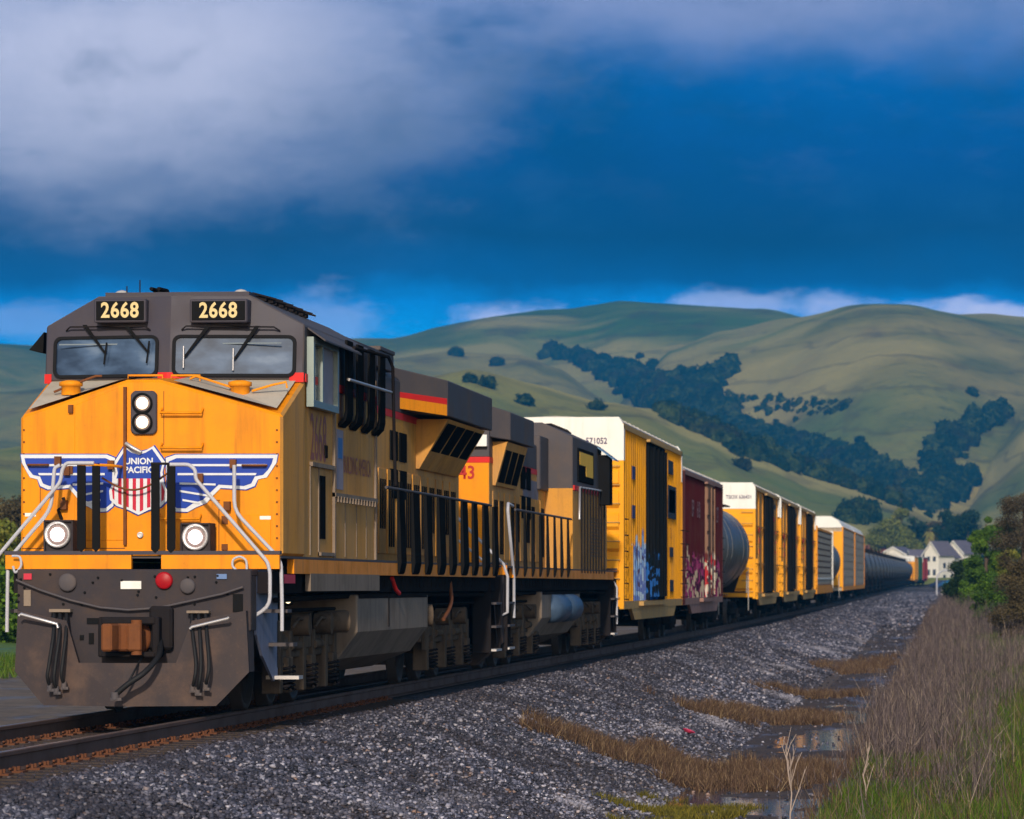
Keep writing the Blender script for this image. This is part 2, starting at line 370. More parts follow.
def emblem(parent, y):
    """winged shield on the nose, cut from thin sheet"""
    c = at(137, 480, y)
    def P(px, py, k=0): p = at(px, py, y); return (p.x, y - .011 - .004 * k, p.z)
    wing_r = [(166, 458), (176, 454.6), (278, 454.6), (276.5, 463), (272, 470), (267, 477.5), (258, 479.5), (255, 486), (246, 489.5), (221, 488), (213, 496), (207, 503), (197, 507), (188, 512), (176, 511.5), (168, 506)]
    wing_in = [(169, 461.5), (177, 458.2), (273.5, 458.2), (272, 463.5), (268.5, 469.5), (263.5, 474.8), (255, 476.5), (251.5, 483.5), (244, 486), (219, 484.6), (209, 494), (203, 500), (193, 503.5), (186, 508.4), (177, 508), (170, 503)]
    mir = lambda L: [(2 * 138.5 - x, yy) for x, yy in L][::-1]
    # the left wing is a touch narrower
    mirl = lambda L: [(138.5 - (x - 138.5) * .842, yy) for x, yy in L][::-1]
    shield = [(114, 463), (125, 446), (131, 450), (139, 452.5), (147, 450), (154, 446), (165.5, 462), (163, 472), (164.5, 483), (168, 492), (167, 501), (161, 507), (149, 510), (139, 515), (129, 510), (117, 506), (110.5, 500), (109.5, 491), (113.5, 482), (116, 472)]
    cx, cy = 139, 482
    shr = lambda L, k: [(cx + (x - cx) * (1 - k * 1.0), cy + (yy - cy) * (1 - k * .82)) for x, yy in L]
    em = MB(); em.cur = 0
    grow = lambda L, ccx, ccy, e: [(x + (e if x > ccx else -e), yy + (e if yy > ccy else -e)) for x, yy in L]
    edge = MB()
    for w in (wing_r, mirl(wing_r)):
        g = grow(w, sum(a for a, _ in w) / len(w), 480, .9); edge.prism([P(*p) for p in g], (0, .003, 0))
    edge.prism([P(x + (1 if x > cx else -1), yy + (1 if yy > cy else -1)) for x, yy in shield], (0, .003, 0))
    root = edge.build('emblem', M_blue, parent)
    wh = MB()
    for w in (wing_r, mirl(wing_r)): wh.prism([P(*p, 1) for p in w], (0, .003, 0))
    wh.prism([P(*p, 3) for p in shield], (0, .003, 0)); wh.build('white_border', M_emwhite, root)
    bl = MB()
    for w in (wing_in, mirl(wing_in)): bl.prism([P(*p, 2) for p in w], (0, .003, 0))
    sin_ = shr(shield, .10)
    top = [p for p in sin_]
    # blue upper field of the shield and the striped field below
    def clip(L, yc, above):
        out = []
        for i in range(len(L)):
            a, b = L[i], L[(i + 1) % len(L)]
            ia, ib = (a[1] <= yc) == above, (b[1] <= yc) == above
            if ia: out.append(a)
            if ia != ib: t = (yc - a[1]) / (b[1] - a[1]); out.append((a[0] + (b[0] - a[0]) * t, yc))
        return out
    def clipx(L, xc, left):
        out = []
        for i in range(len(L)):
            a, b = L[i], L[(i + 1) % len(L)]
            ia, ib = (a[0] <= xc) == left, (b[0] <= xc) == left
            if ia: out.append(a)
            if ia != ib: t = (xc - a[0]) / (b[0] - a[0]); out.append((xc, a[1] + (b[1] - a[1]) * t))
        return out
    bl.prism([P(*p, 4) for p in clip(sin_, 478.5, True)], (0, .003, 0)); bl.build('blue_field', M_blue, root)
    low = clip(sin_, 478.5, False); st = MB()
    x = 111.5
    while x < 168:
        piece = clipx(clipx(low, x + 3.4, True), x, False)
        if len(piece) >= 3: st.prism([P(*p, 4) for p in piece], (0, .003, 0))
        x += 7.2
    st.build('red_stripes', M_emred, root)
    wb = MB()   # feather lines of the wings
    for ya, x0, x1 in [(465.2, 176, 267), (474.2, 178, 257)]:
        for f in (lambda v: v, lambda v: 138.5 - (v - 138.5) * .842):
            a, b = f(x0), f(x1); wb.prism([P(a, ya - 1.1, 4), P(b, ya - 1.1, 4), P(b - (1 if b > a else -1), ya + 1.1, 4), P(a, ya + 1.1, 4)], (0, .003, 0))
    for (x0, y0), (x1, y1) in [((180, 491), (210, 496)), ((183, 500), (200, 503)), ((180, 483.5), (216, 484.6))]:
        for f in (lambda v: v, lambda v: 138.5 - (v - 138.5) * .842):
            wb.prism([P(f(x0), y0 - 1, 4), P(f(x1), y1 - 1, 4), P(f(x1), y1 + 1, 4), P(f(x0), y0 + 1, 4)], (0, .003, 0))
    wb.build('feather_lines', M_emwhite, root)
    for t, py in (('UNION', 461.5), ('PACIFIC', 470.2)):
        p = at(139.5, py, y); text_obj('lettering', t, .098, M_emwhite, root, (p.x, y - .034, p.z), bold=.003, xs=1.0 if t == 'UNION' else .98)
    return root

def locomotive(name, label, lead):
    T = empty(name, label, 'locomotive', (0, 0, 0), 0, 'yellow diesel locomotives at the head of the train')
    L = 20.9
    if lead: ny0, cy0, cy1, hy1, wy0, wx, hz = .5, 1.75, 7.4, 20.1, 14.6, 1.5, 4.58
    else:    ny0, cy0, cy1, hy1, wy0, wx, hz = 1.0, 2.9, 9.3, 18.4, 14.2, 1.27, 4.30
    yl, ys = M_yel, M_yels
    # underframe, sill
    m = MB(); m.box(-1.46, 1.46, .02, L - .02, 1.36, 1.60); m.box(-.5, .5, .2, L - .2, .9, 1.36); m.build('underframe', M_dark, T)
    m = MB()
    for s in (-1, 1): m.box(s * 1.48, s * 1.56, .9, L - .9, 1.58, 1.745)
    m.build('side_sill', M_yel, T)
    m = MB(); m.box(-1.56, 1.56, .05, L - .05, 1.748, 1.775); m.build('walkway_deck', M_gryd, T)
    for y in ((0, L) if True else ()):
        d = 1 if y == 0 else -1
        m = MB(); m.box(-1.55, -.12, y, y + d * .08, 1.63, 1.79); m.box(.22, 1.55, y, y + d * .08, 1.63, 1.79); m.build('end_sill', yl, T)
        m = MB(); m.box(-1.56, 1.56, y - d * .012, y + d * .1, 1.79, 1.83); m.build('end_ledge', M_gry, T)
    # ---- nose
    nz0, nzs, nzc = 1.78, 3.36, 3.76
    if lead: hw = 1.50
    else: hw, nzs, nzc = 1.42, 3.15, 3.4
    fr = [(-hw, ny0, nz0), (hw, ny0, nz0), (hw, ny0, nzs), (.10, ny0, nzc), (-.28, ny0, nzc), (-hw, ny0, nzs)]
    bk = [(-1.52, cy0 + .12, nz0), (1.52, cy0 + .12, nz0), (1.52, cy0 + .12, nzc + .06), (.10, cy0 + .12, nzc + .10), (-.28, cy0 + .12, nzc + .10), (-1.52, cy0 + .12, nzc + .06)]
    m = MB(); m.add(fr + bk, [(0, 1, 2, 3, 4, 5)[::-1], (6, 7, 8, 9, 10, 11), (0, 6, 7, 1), (1, 7, 8, 2), (3, 9, 2), (3, 9, 10, 4), (4, 10, 5), (5, 11, 6, 0), (10, 11, 5), (9, 8, 2)])
    # make the sides duller than the front, as the dust lies
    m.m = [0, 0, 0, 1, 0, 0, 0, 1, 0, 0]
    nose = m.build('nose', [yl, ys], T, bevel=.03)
    if lead:
        def top(u, v, s):      # u across the slope, v front to back
            a = Vector(fr[3 if s > 0 else 4]).lerp(Vector(fr[2 if s > 0 else 5]), u); b = Vector(bk[3 if s > 0 else 4]).lerp(Vector(bk[2 if s > 0 else 5]), u)
            return a.lerp(b, v) + Vector((0, 0, .028))
        m = MB()
        for s in (-1, 1):
            q = [top(.10, .06, s), top(.10, .92, s), top(.94, .92, s), top(.94, .06, s)]
            w0 = Vector(fr[3 if s > 0 else 4]).lerp(Vector(fr[2 if s > 0 else 5]), .94)
            m.add(q, [(0, 1, 3), (1, 2, 3)])
        m.build('nose_deck', M_ygrey, nose)
        Y = ny0
        def bxf(mb, x0, y0, x1, y1, d0, d1, yy=Y):
            a = at(x0, y0, yy); b = at(x1, y1, yy); mb.box(a.x, b.x, yy - d0, yy + d1, b.z, a.z)
        # nose door and its seams
        m = MB(); m.prism([tuple(at(x, y, Y - .007)) for x, y in [(74, 405), (120, 386.5), (126, 386.5), (126, 541), (74, 541)]], (0, .04, 0)); door = m.build('nose_door', yl, T, bevel=.012)
        m = MB()
        for y in (409, 470, 528): m = MB(); bxf(m, 69, y - 4, 73.5, y + 4, .05, 0); m.build('hinge', M_rust, door)
        m = MB(); bxf(m, 124.2, 387, 127, 545, .055, 0); m.build('door_edge_strip', M_rust, door)
        m = MB(); a = at(134, 448, Y); m.tube([(a.x - .08, Y - .05, a.z + .05), (a.x, Y - .09, a.z), (a.x + .09, Y - .06, a.z - .05)], .025, 7); m.build('door_handle', M_silver, door)
        # grab irons right of the headlight
        for (x0, x1, y) in [(162, 203, 413), (162, 203, 448), (160, 201, 519), (113, 148, 371.5), (157, 186, 371.5)]:
            a, b = at(x0, y, Y), at(x1, y, Y)
            yy = Y if y > 380 else 1.55
            m = MB(); k = -.09 if y > 380 else .0
            if y > 380: m.tube([(a.x, yy, a.z + .05), (a.x, yy - .1, a.z), (b.x, yy - .1, b.z), (b.x, yy, b.z + .05)], .014, 6)
            else: m.tube([(a.x, yy - .25, a.z - .13), (a.x, yy - .25, a.z), (b.x, yy - .25, b.z), (b.x, yy - .25, b.z - .13)], .014, 6)
            m.build('grab_iron', yl, nose)
        # handrails and sand fillers on the nose deck
        for s, pts in ((1, [(190, 379), (196, 376), (234, 388), (246, 391)]), (1, [(252, 391), (272, 385), (286, 382), (287, 388)]), (-1, [(102, 376), (96, 376), (66, 387), (54, 392)])):
            m = MB(); m.tube([tuple(at(x, y, 1.1)) for x, y in pts], .015, 6); m.build('deck_rail', M_rust if s < 0 else yl, nose)
        for px in (240, 71):
            p = at(px, 390, 1.15); m = MB(); m.lathe((p.x, 1.15, p.z - .06), (0, 0, 1), [(0, .11), (.10, .11), (.105, .135), (.15, .135), (.17, .06)], 20); m.build('sand_filler_cap', yl, nose)
        # headlight pair
        m = MB(); a = at(131.5, 391, Y); b = at(157.5, 434.5, Y)
        cx, cz, hwid, hh, c = (a.x + b.x) / 2, (a.z + b.z) / 2, (b.x - a.x) / 2, (a.z - b.z) / 2, .04
        oc = lambda w, h, yy: [(cx - w + c, yy, cz - h), (cx + w - c, yy, cz - h), (cx + w, yy, cz - h + c), (cx + w, yy, cz + h - c), (cx + w - c, yy, cz + h), (cx - w + c, yy, cz + h), (cx - w, yy, cz + h - c), (cx - w, yy, cz - h + c)]
        m.prism(oc(hwid, hh, Y - .05), (0, .08, 0)); hb = m.build('headlight', M_gry, T, bevel=.01)
        for py in (403.5, 422.5):
            p = at(143.5, py, Y); m = MB()
            m.lathe((p.x, Y - .05, p.z), (0, -1, 0), [(0, .115), (.03, .118), (.035, .10), (.01, .095)], 24); m.build('lamp_ring', M_blackg, hb)
            m = MB(); m.lathe((p.x, Y - .055, p.z), (0, -1, 0), [(0, .092), (.012, .088), (.02, .06), (.02, .001)], 24); m.build('reflector', M_dish, hb)
            m = MB(); m.lathe((p.x, Y - .07, p.z), (0, -1, 0), [(0, .07), (.012, .066), (.026, .04), (.03, .001)], 20); m.build('lens', M_lampw, hb)
        # ditch lights
        for (x0, y0, x1, y1, lx, ly) in [(44, 520, 73.5, 554, 56.5, 534.5), (180.5, 523, 210.5, 555, 194.5, 537)]:
            yy = .12; a = at(x0, y0, yy); b = at(x1, y1, yy); m = MB()
            m.box(a.x, b.x, yy + .02, yy + .3, b.z, a.z); m.box(a.x - .04, b.x + .04, yy - .04, yy + .3, b.z - .03, b.z)
            m.box(a.x - .0, a.x + .02, yy - .03, yy + .02, b.z, a.z); m.box(b.x - .02, b.x, yy - .03, yy + .02, b.z, a.z); m.box(a.x, b.x, yy - .03, yy + .02, a.z - .02, a.z)
            dl = m.build('ditch_light', M_pilot, T, bevel=.006); p = at(lx, ly, yy - .05)
            m = MB(); m.lathe((p.x, yy + .02, p.z), (0, -1, 0), [(0, .15), (.05, .15), (.06, .125), (.02, .12)], 26); m.build('lamp_ring', M_silver, dl)
            m = MB(); m.lathe((p.x, yy + .02, p.z), (0, -1, 0), [(0, .118), (.03, .112), (.036, .08), (.03, .001)], 26); m.build('reflector', M_dish, dl)
            m = MB(); m.lathe((p.x, yy - .012, p.z), (0, -1, 0), [(0, .078), (.02, .072), (.04, .045), (.046, .001)], 22); m.build('lens', M_lamp, dl)
        m = MB()
        for (x0, y0, x1, y1) in [(163.5, 391, 164.2, 445), (164, 500, 220, 500.7), (218.6, 500, 219.3, 555), (22, 548, 125, 548.7), (40, 470, 40.6, 510)]: bxf(m, x0, y0, x1, y1, .003, 0)
        m.build('panel_seam', M_rust, nose)
        m = MB(); random.seed(12)
        for px, py in [(30 + 12.2 * k, 552) for k in range(20)] + [(277, 430 + 12 * k) for k in range(10)] + [(24, 430 + 12 * k) for k in range(10)]:
            p = at(px, py, Y); m.cyl((p.x, Y, p.z), (p.x, Y - .012, p.z), .012, 6)
        m.build('rivets', M_rust, nose)
        # right battery-box style hatch, bolts, small stickers
        m = MB(); bxf(m, 225, 515, 271, 551, .012, 0); hat = m.build('nose_hatch', yl, T, bevel=.006)
        m = MB(); bxf(m, 222, 516, 228, 524, .03, 0); bxf(m, 222, 544, 228, 550, .03, 0); m.build('hinge', M_rust, hat)
        m = MB(); bxf(m, 260, 516, 271, 519.5, .016, 0); bxf(m, 25, 513, 36, 516.5, .006, 0); m.build('warning_sticker', M_white, nose)
        p = at(140.5, 535, Y); m = MB(); m.lathe((p.x, Y, p.z), (0, -1, 0), [(0, .035), (.03, .035), (.02, .02)], 14); m.build('socket', M_silver, nose)
        for (x0, x1, y) in [(29, 49, 465), (243, 267, 465.5)]:
            a, b = at(x0, y, Y), at(x1, y, Y); m = MB(); m.tube([(a.x, Y, a.z), (a.x, Y - .07, a.z), (b.x, Y - .07, b.z), (b.x, Y, b.z)], .014, 6); m.build('grab_iron', M_rust, nose)
        for x, y in [(59, 461), (68, 471), (234, 464), (112, 465), (201, 478), (228, 506), (65, 505)]:
            a = at(x, y, Y); m = MB(); m.box(a.x - .035, a.x + .035, Y - .09, Y, a.z - .05, a.z + .05); m.build('bracket', M_rust, nose)
        a, b = at(62, 519, Y), at(62, 500, Y)
        m = MB(); m.tube([(a.x, Y - .02, a.z), (a.x - .03, Y - .06, a.z + .1), (a.x + .05, Y - .05, a.z + .16), (a.x + .02, Y - .03, a.z + .24)], .02, 6); m.build('nose_chain', M_dark, nose)
        # sagging chain across the shield
        a, b = at(105, 478, Y), at(170, 474, Y)
        m = MB(); m.tube([(a.x + (b.x - a.x) * t / 16, Y - .16, a.z + (b.z - a.z) * t / 16 - .16 * math.sin(math.pi * t / 16)) for t in range(17)], .012, 5); m.build('safety_chain', M_rust, T)
        emblem(nose, Y)
    # ---- cab
    zb = nzc + .06 if lead else 3.35
    ze, zr = (4.46, 4.80) if lead else (4.38, 4.66)
    if lead:
        fy = lambda x, z: 1.5 + .1667 * abs(x) + .13 * (z - 3.82)
        secf = [(-1.52, zb), (0, zb), (1.52, zb), (1.52, ze), (.89, zr), (0, zr), (-.89, zr), (-1.52, ze)]
        front = [(x, fy(x, z), z) for x, z in secf]
    else:
        fy = lambda x, z: cy0 + .1 * abs(x) + .1 * (z - zb)
        secf = [(-1.5, zb), (0, zb), (1.5, zb), (1.5, ze), (.89, zr), (0, zr), (-.89, zr), (-1.5, ze)]
        front = [(x, fy(x, z), z) for x, z in secf]
    back = [(x, cy1, z) for x, z in secf]
    m = MB(); n = 8
    m.add(front + back, [(0, 1, 5, 6, 7)[::-1], (1, 2, 3, 4, 5)[::-1], tuple(range(8, 16))] + [(i, (i + 1) % n, (i + 1) % n + n, i + n) for i in range(n)])
    m.m = [0, 0, 2, 1, 1, 1, 1, 1, 1, 1, 1]
    cabo = m.build('cab', [M_gry, M_gryd, M_gryd], T, bevel=.015)
    # lower cab side, yellow
    m = MB(); m.box(-1.5, 1.5, cy0 + .1, cy1, 1.76, zb + .02)
    # an equipment bay hangs below the deck edge
    low = m.build('cab_side', ys, T, bevel=.008)
    if lead:
        m = MB(); m.box(1.50, 1.565, 2.0, 7.35, 1.38, 1.585); m.box(-1.565, -1.50, 2.0, 7.35, 1.38, 1.585); m.build('lower_skirt', M_tankg, T)
        m = MB()
        for s in (-1, 1):
            m.box(s * 1.50, s * 1.535, 3.95, 4.02, 1.78, 4.2); m.box(s * 1.50, s * 1.53, 7.3, 7.38, 1.78, 4.1)
            m.box(s * 1.50, s * 1.545, 3.95, 7.35, 2.52, 2.57); m.box(s * 1.50, s * 1.54, 2.3, 3.9, 2.84, 2.89); m.box(s * 1.50, s * 1.54, 2.9, 3.9, 1.80, 1.84)
            for y in (2.3, 2.9): m.box(s * 1.50, s * 1.512, y, y + .03, 1.8, 2.85)
            for y in (4.9, 5.8, 6.6):
                m.box(s * 1.50, s * 1.508, y, y + .02, 1.8, 2.5)
            for k in range(14): m.box(s * 1.50, s * 1.555, 4.1 + k * .23, 4.14 + k * .23, 2.46, 2.53)
        m.build('panel_seams', M_tankg, low)
        m = MB(); m.box(-1.512, 1.512, 3.0, 3.38, 2.0, 2.75); m.build('louvre_slot', M_blackg, low)
        m = MB(); m.box(-1.52, 1.52, 3.35, 3.5, 2.97, 3.12); m.build('small_vent', M_dark, low)
    # red band between grey and yellow
    m = MB(); y1b = cy1 if lead else cy1
    for s in (-1, 1): m.box(s * 1.49, s * 1.532, cy0 + .12, y1b - .05, zb - .02, zb + .075)
    m.build('red_band', M_red, cabo)
    if lead:
        m = MB()
        for x0, x1 in ((-.14, .3), (1.36, 1.525), (-1.525, -1.44)):
            k = 4
            for i in range(k):
                xa, xb = x0 + (x1 - x0) * i / k, x0 + (x1 - x0) * (i + 1) / k
                m.prism([(xa, fy(xa, zb) - .012, zb - .03), (xb, fy(xb, zb) - .012, zb - .03), (xb, fy(xb, zb + .08) - .012, zb + .08), (xa, fy(xa, zb + .08) - .012, zb + .08)], (0, .02, 0))
        m.build('red_front_band', M_red, cabo)
        # windshields
        def rrect(x0, x1, z0, z1, r, off, n=5):
            pts = []
            for cx, cz, a0 in ((x1 - r, z0 + r, -90), (x1 - r, z1 - r, 0), (x0 + r, z1 - r, 90), (x0 + r, z0 + r, 180)):
                for i in range(n + 1):
                    a = R(a0 + 90 * i / n); x, z = cx + r * math.cos(a), cz + r * math.sin(a); pts.append(Vector((x, fy(x, z) + off, z)))
            return pts
        for x0, x1 in ((-1.42, -.135), (.03 + .0, 1.435)):
            z0, z1 = 3.85, 4.335
            m = MB(); o1 = rrect(x0, x1, z0, z1, .09, -.035); i1 = rrect(x0 + .038, x1 - .038, z0 + .034, z1 - .034, .06, -.035); i0 = rrect(x0 + .038, x1 - .038, z0 + .034, z1 - .034, .06, .01); o0 = rrect(x0, x1, z0, z1, .09, .01)
            m.loft([o0, o1, i1, i0], cap=False); ws = m.build('windshield', M_matt, cabo)
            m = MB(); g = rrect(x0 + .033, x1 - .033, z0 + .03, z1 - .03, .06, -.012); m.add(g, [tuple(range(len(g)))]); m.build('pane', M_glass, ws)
            # visor line and crew behind the glass
            m = MB(); xm = (x0 + x1) / 2; m.box(xm - .55, xm + .55, fy(xm, 4.24) - .035, fy(xm, 4.24) - .027, 4.228, 4.243); m.build('sun_strip', plain('visor_line', (.16, .2, .24), .5), ws)
        # wipers: two on each pane
        def fp(px, py, off):
            a = at(px, py, 1.7); return Vector((a.x, fy(a.x, a.z) + off, a.z))
        for bar, arms in ((((124, 328), (212, 329)), None),):
            pass
        for (x0, x1, yb) in ((65, 152, 328.5), (184, 279, 328.5)):
            m = MB(); m.tube([fp(x0, yb + 2, -.02), fp(x0 + 5, yb - 1.5, -.08), fp(x1 - 5, yb - 1.5, -.08), fp(x1, yb + 2, -.02)], .010, 6); m.build('wiper_rail', M_dark, cabo)
        for (ax_, ay, bx, by) in ((85, 325, 107, 354), (128, 326, 151, 353), (211, 326, 188, 358), (258, 326, 236, 360)):
            m = MB(); m.prism([fp(ax_ - 2.2, ay, -.09), fp(ax_ + 2.2, ay, -.09), fp(bx + 1.2, by, -.07), fp(bx - 1.2, by, -.07)], (0, .02, 0))
            w = m.build('wiper_arm', M_blackg, cabo)
            m = MB(); m.tube([fp(bx + (1.5 if ax_ < 150 else -1), by - 11, -.075), fp(bx - (1 if ax_ < 150 else 1), by + 11, -.06)], .011, 5); m.build('wiper_blade', M_blackg if ax_ < 150 else M_silver, w)
        # number boards
        for (x0, x1) in ((95, 147), (190.5, 248)):
            a, b = at(x0, 299.5, 1.55), at(x1, 322.5, 1.55)
            m = MB(); m.box(a.x, b.x, 1.50, 1.95, b.z, a.z); nb = m.build('number_board', M_gry, cabo, bevel=.012)
            m = MB(); m.box(a.x + .025, b.x - .025, 1.49, 1.5, b.z + .025, a.z - .025); m.build('board_face', M_blackg, nb, bevel=.004)
            text_obj('digits', '2668', .245, M_cream, nb, ((a.x + b.x) / 2, 1.483, (a.z + b.z) / 2 - .002), bold=.006, xs=.86, spacing=1.08)
        # mirror / wind wing on the far side, awnings
        p = at(39, 345, 2.0); m = MB()
        m.prism([tuple(at(x, y, 2.2)) for x, y in [(44, 332), (29, 350), (43, 353)]], (0, .5, 0)); m.build('sunshade', M_blackg, cabo)
        m = MB(); m.prism([(1.53, 2.0, 4.42), (1.53, 4.9, 4.42), (1.72, 4.85, 4.28), (1.72, 2.1, 4.28)], (0, 0, .02)); m.build('sunshade', M_gryd, cabo)
        # side window with deep frame
        m = MB()
        for y0_, y1_ in ((2.0, 2.1), (3.75, 3.85)): m.box(1.515, 1.60, y0_, y1_, 3.52, 4.33)
        m.box(1.515, 1.60, 2.1, 3.75, 3.52, 3.6); m.box(1.515, 1.60, 2.1, 3.75, 4.26, 4.33); m.box(1.515, 1.59, 2.7, 2.76, 3.6, 4.26)
        wf = m.build('side_window', plain('window_aluminium', (.22, .27, .27), .4, .4), cabo)
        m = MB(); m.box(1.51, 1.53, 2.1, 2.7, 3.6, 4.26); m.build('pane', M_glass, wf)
        m = MB(); m.box(1.51, 1.545, 2.76, 3.75, 3.6, 4.26); m.build('window_curtain', plain('window_panel', (.28, .25, .30), .6), wf)
        # roof edge gear: antennas, horn, domes
        m = MB(); m.box(-.86, .84, 2.0, 2.7, 4.80, 4.86); m.build('roof_plate', M_gry, cabo)
        for px, h in ((140, .10), (127, .03)):
            p = at(px, 293, 2.2); m = MB(); m.cyl((p.x, 2.2, 4.84), (p.x, 2.2, 4.92 + h), .008, 5); m.build('antenna', M_dark, cabo)
        for px in (122, 241):
            p = at(px, 291, 2.3); m = MB(); m.lathe((p.x, 2.3, 4.85), (0, 0, 1), [(0, .08), (.03, .08), (.05, .05), (.06, .01)], 16); m.build('antenna_dome', M_galvd, cabo)
        p = at(158, 290, 2.4); m = MB()
        for dx in (-.05, .04): m.cyl((p.x + dx, 2.25, 4.92), (p.x + dx, 2.7, 4.92), .022, 10, .035)
        m.box(p.x - .08, p.x + .06, 2.5, 2.56, 4.84, 4.93); m.build('air_horn', M_blackg, cabo)
        random.seed(5)
        for k in range(9):
            y = 2.4 + k * .35; x = .86 + .02 * (k % 2)
            m = MB(); m.tube([(x - .15, y, 4.80), (x - .05, y, 4.87), (x + .22, y + .05, 4.80)], .013, 5); m.box(x - .08, x + .1, y + .05, y + .2, 4.78, 4.84); m.build('roof_fitting', M_dark, cabo)
        # tall side rail with wide dark strips along the equipment cabinet
        m = MB(); m.tube([(1.66, 4.6, 4.36), (1.66, 7.5, 4.42), (1.68, 7.75, 4.30), (1.68, 7.9, 3.2), (1.68, 8.0, 2.76)], .022, 7); m.build('upper_rail', M_dark, T)
        m = MB(); m.tube([(1.66, 4.2, 3.95), (1.66, 7.75, 3.97)], .02, 7); m.build('upper_rail', M_silver, T)
        for y in (4.35, 5.2, 6.15, 7.05):
            m = MB(); w = .46; pr = [(1.60, 4.42), (1.60, 3.55), (1.57, 3.42), (1.52, 3.36)]
            m.prism([(1.62, y, 4.44), (1.62, y, 3.55), (1.60, y, 3.46), (1.52, y, 3.38), (1.50, y, 3.42), (1.57, y, 3.50), (1.59, y, 3.58), (1.59, y, 4.44)], (0, w, 0)); m.build('cover_strip', M_blackg, T)
        # numbers and slogans on the side
        for s, sd in ((1, 'right'), (-1, 'left')):
            text_obj('cab_number', '2668', .78, M_maroonl, low, (s * 1.504, 2.92, 3.16), sd, bold=.006, xs=.75)
            text_obj('slogan', 'BUILDING AMERICA', .31, M_maroonl, low, (s * 1.504, 5.9, 2.93), sd, xs=.80)
        m = MB(); m.box(1.50, 1.506, 4.25, 4.75, 2.62, 3.35); m.build('number_panel', plain('faded_lilac', (.30, .26, .32), .7), low)
        m = MB(); m.box(1.506, 1.511, 4.35, 4.65, 3.0, 3.25); m.build('sticker', plain('sticker_blue', (.05, .16, .42), .5), low)
    else:
        for s in (-1, 1):
            m = MB(); m.box(s * 1.49, s * 1.53, 5.2, 8.4, 3.52, 4.20); wf = m.build('side_window', M_blackg, cabo, bevel=.02)
            m = MB(); m.box(s * 1.525, s * 1.535, 5.4, 8.2, 3.86, 4.12); m.box(s * 1.525, s * 1.535, 5.4, 6.9, 3.66, 3.86); m.build('pane', plain('seen_through_yellow', (.9, .52, .06), .7), wf)  # pane colour imitates the bright yellow seen through the cab
            m = MB(); m.box(s * 1.5, s * 1.74, 3.2, 3.9, 3.15, 4.2); m.build('wind_deflector', M_blackg, cabo)
            m = MB(); m.prism([(s * 1.5, 2.9, 4.34), (s * 1.5, 4.1, 4.34), (s * 1.85, 4.0, 4.08), (s * 1.85, 3.0, 4.08)], (0, 0, .025)); m.build('sunshade', plain('awning_blue', (.10, .2, .34), .5), cabo)
            text_obj('cab_number', '2643', .30, M_maroonl, low, (s * 1.504, 6.9, 3.27), 'right' if s > 0 else 'left', xs=.8)
            m = MB()
            for k in range(12):
                for j in range(2): m.box(s * 1.5, s * 1.507, 3.15 + j * 1.3, 4.2 + j * 1.3, 2.05 + k * .07, 2.08 + k * .07)
            m.build('louvres', M_tankg, low)
        for k in range(7):
            m = MB(); y = 3.6 + k * .5; m.tube([(-.9, y, 4.66), (-.8, y, 4.74), (-.4, y + .1, 4.72)], .02, 5); m.box(-.75, -.5, y, y + .25, 4.66, 4.73); m.build('roof_fitting', M_dark, cabo)
    # ---- hood
    hx = .95
    m = MB()
    m.box(-hx, hx, cy1 - .02, hy1, 1.77, hz - .62)
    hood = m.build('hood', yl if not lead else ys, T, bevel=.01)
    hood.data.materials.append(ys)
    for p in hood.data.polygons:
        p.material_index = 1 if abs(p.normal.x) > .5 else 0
    m = MB(); m.prism([(-hx, cy1, hz - .62), (hx, cy1, hz - .62), (hx, cy1, hz - .16), (hx - .2, cy1, hz), (-hx + .2, cy1, hz), (-hx, cy1, hz - .16)], (0, hy1 - cy1 - .01, 0)); m.build('hood_top', M_gryd, T, bevel=.01)
    m = MB(); m.box(-hx - .008, hx + .008, cy1 - .015, hy1 + .008, hz - .72, hz - .62); m.build('red_stripe', M_red, hood)
    if lead:
        m = MB(); m.box(-.98, .98, cy1 + .02, 12.6, 4.5, 4.74); m.box(-1.0, 1.0, 11.2, 12.6, 4.74, 4.80); m.build('blower_housing', M_gryd, T, bevel=.01)
        m = MB(); m.box(-1.3, 1.3, cy1 - .01, cy1 + 1.2, 1.77, 3.9); m.build('aux_cabinet', ys, T, bevel=.01)
        gm = paint('scrawled_cream', (.42, .40, .36), .7, (.32, .12, .12), .6, .3, fade=(.16, .30, .30), dscale=4)
        m = MB(); m.box(.94, .957, 8.7, 10.6, 2.2, 3.6); m.build('scrawl_panel', gm, hood)
    else:
        gm = paint('old_graffiti', (.20, .19, .24), .7, (.30, .16, .08), .5, .6, fade=(.10, .13, .2), dscale=2)
        m = MB(); m.box(-.957, .957, 13.2, 10.6, 1.9, 3.45); m.build('scrawl_panel', gm, hood)
        m = MB(); m.box(-1.02, 1.02, cy1 - 0.01, cy1 + 1.5, 3.3, 4.35); m.build('blower_housing', M_gryd, T, bevel=.02)
    # hood doors with louvres
    dm = MB(); lm = MB(); y = cy1 + 1.3 if lead else cy1 + .3; k = 0
    while y < hy1 - .7:
        for s in (-1, 1):
            dm.box(s * hx, s * (hx + .018), y, y + .72, 1.9, 3.1)
            if (k % 3 != 1) or lead:
                for j in range(3): lm.box(s * (hx + .018), s * (hx + .03), y + .10 + j * .2, y + .19 + j * .2, 2.0 + (k % 2) * .25, 2.95)
        y += .85; k += 1
    dm.build('hood_doors', ys, hood, bevel=.004); lm.build('door_louvres', M_blackg, hood)
    m = MB()
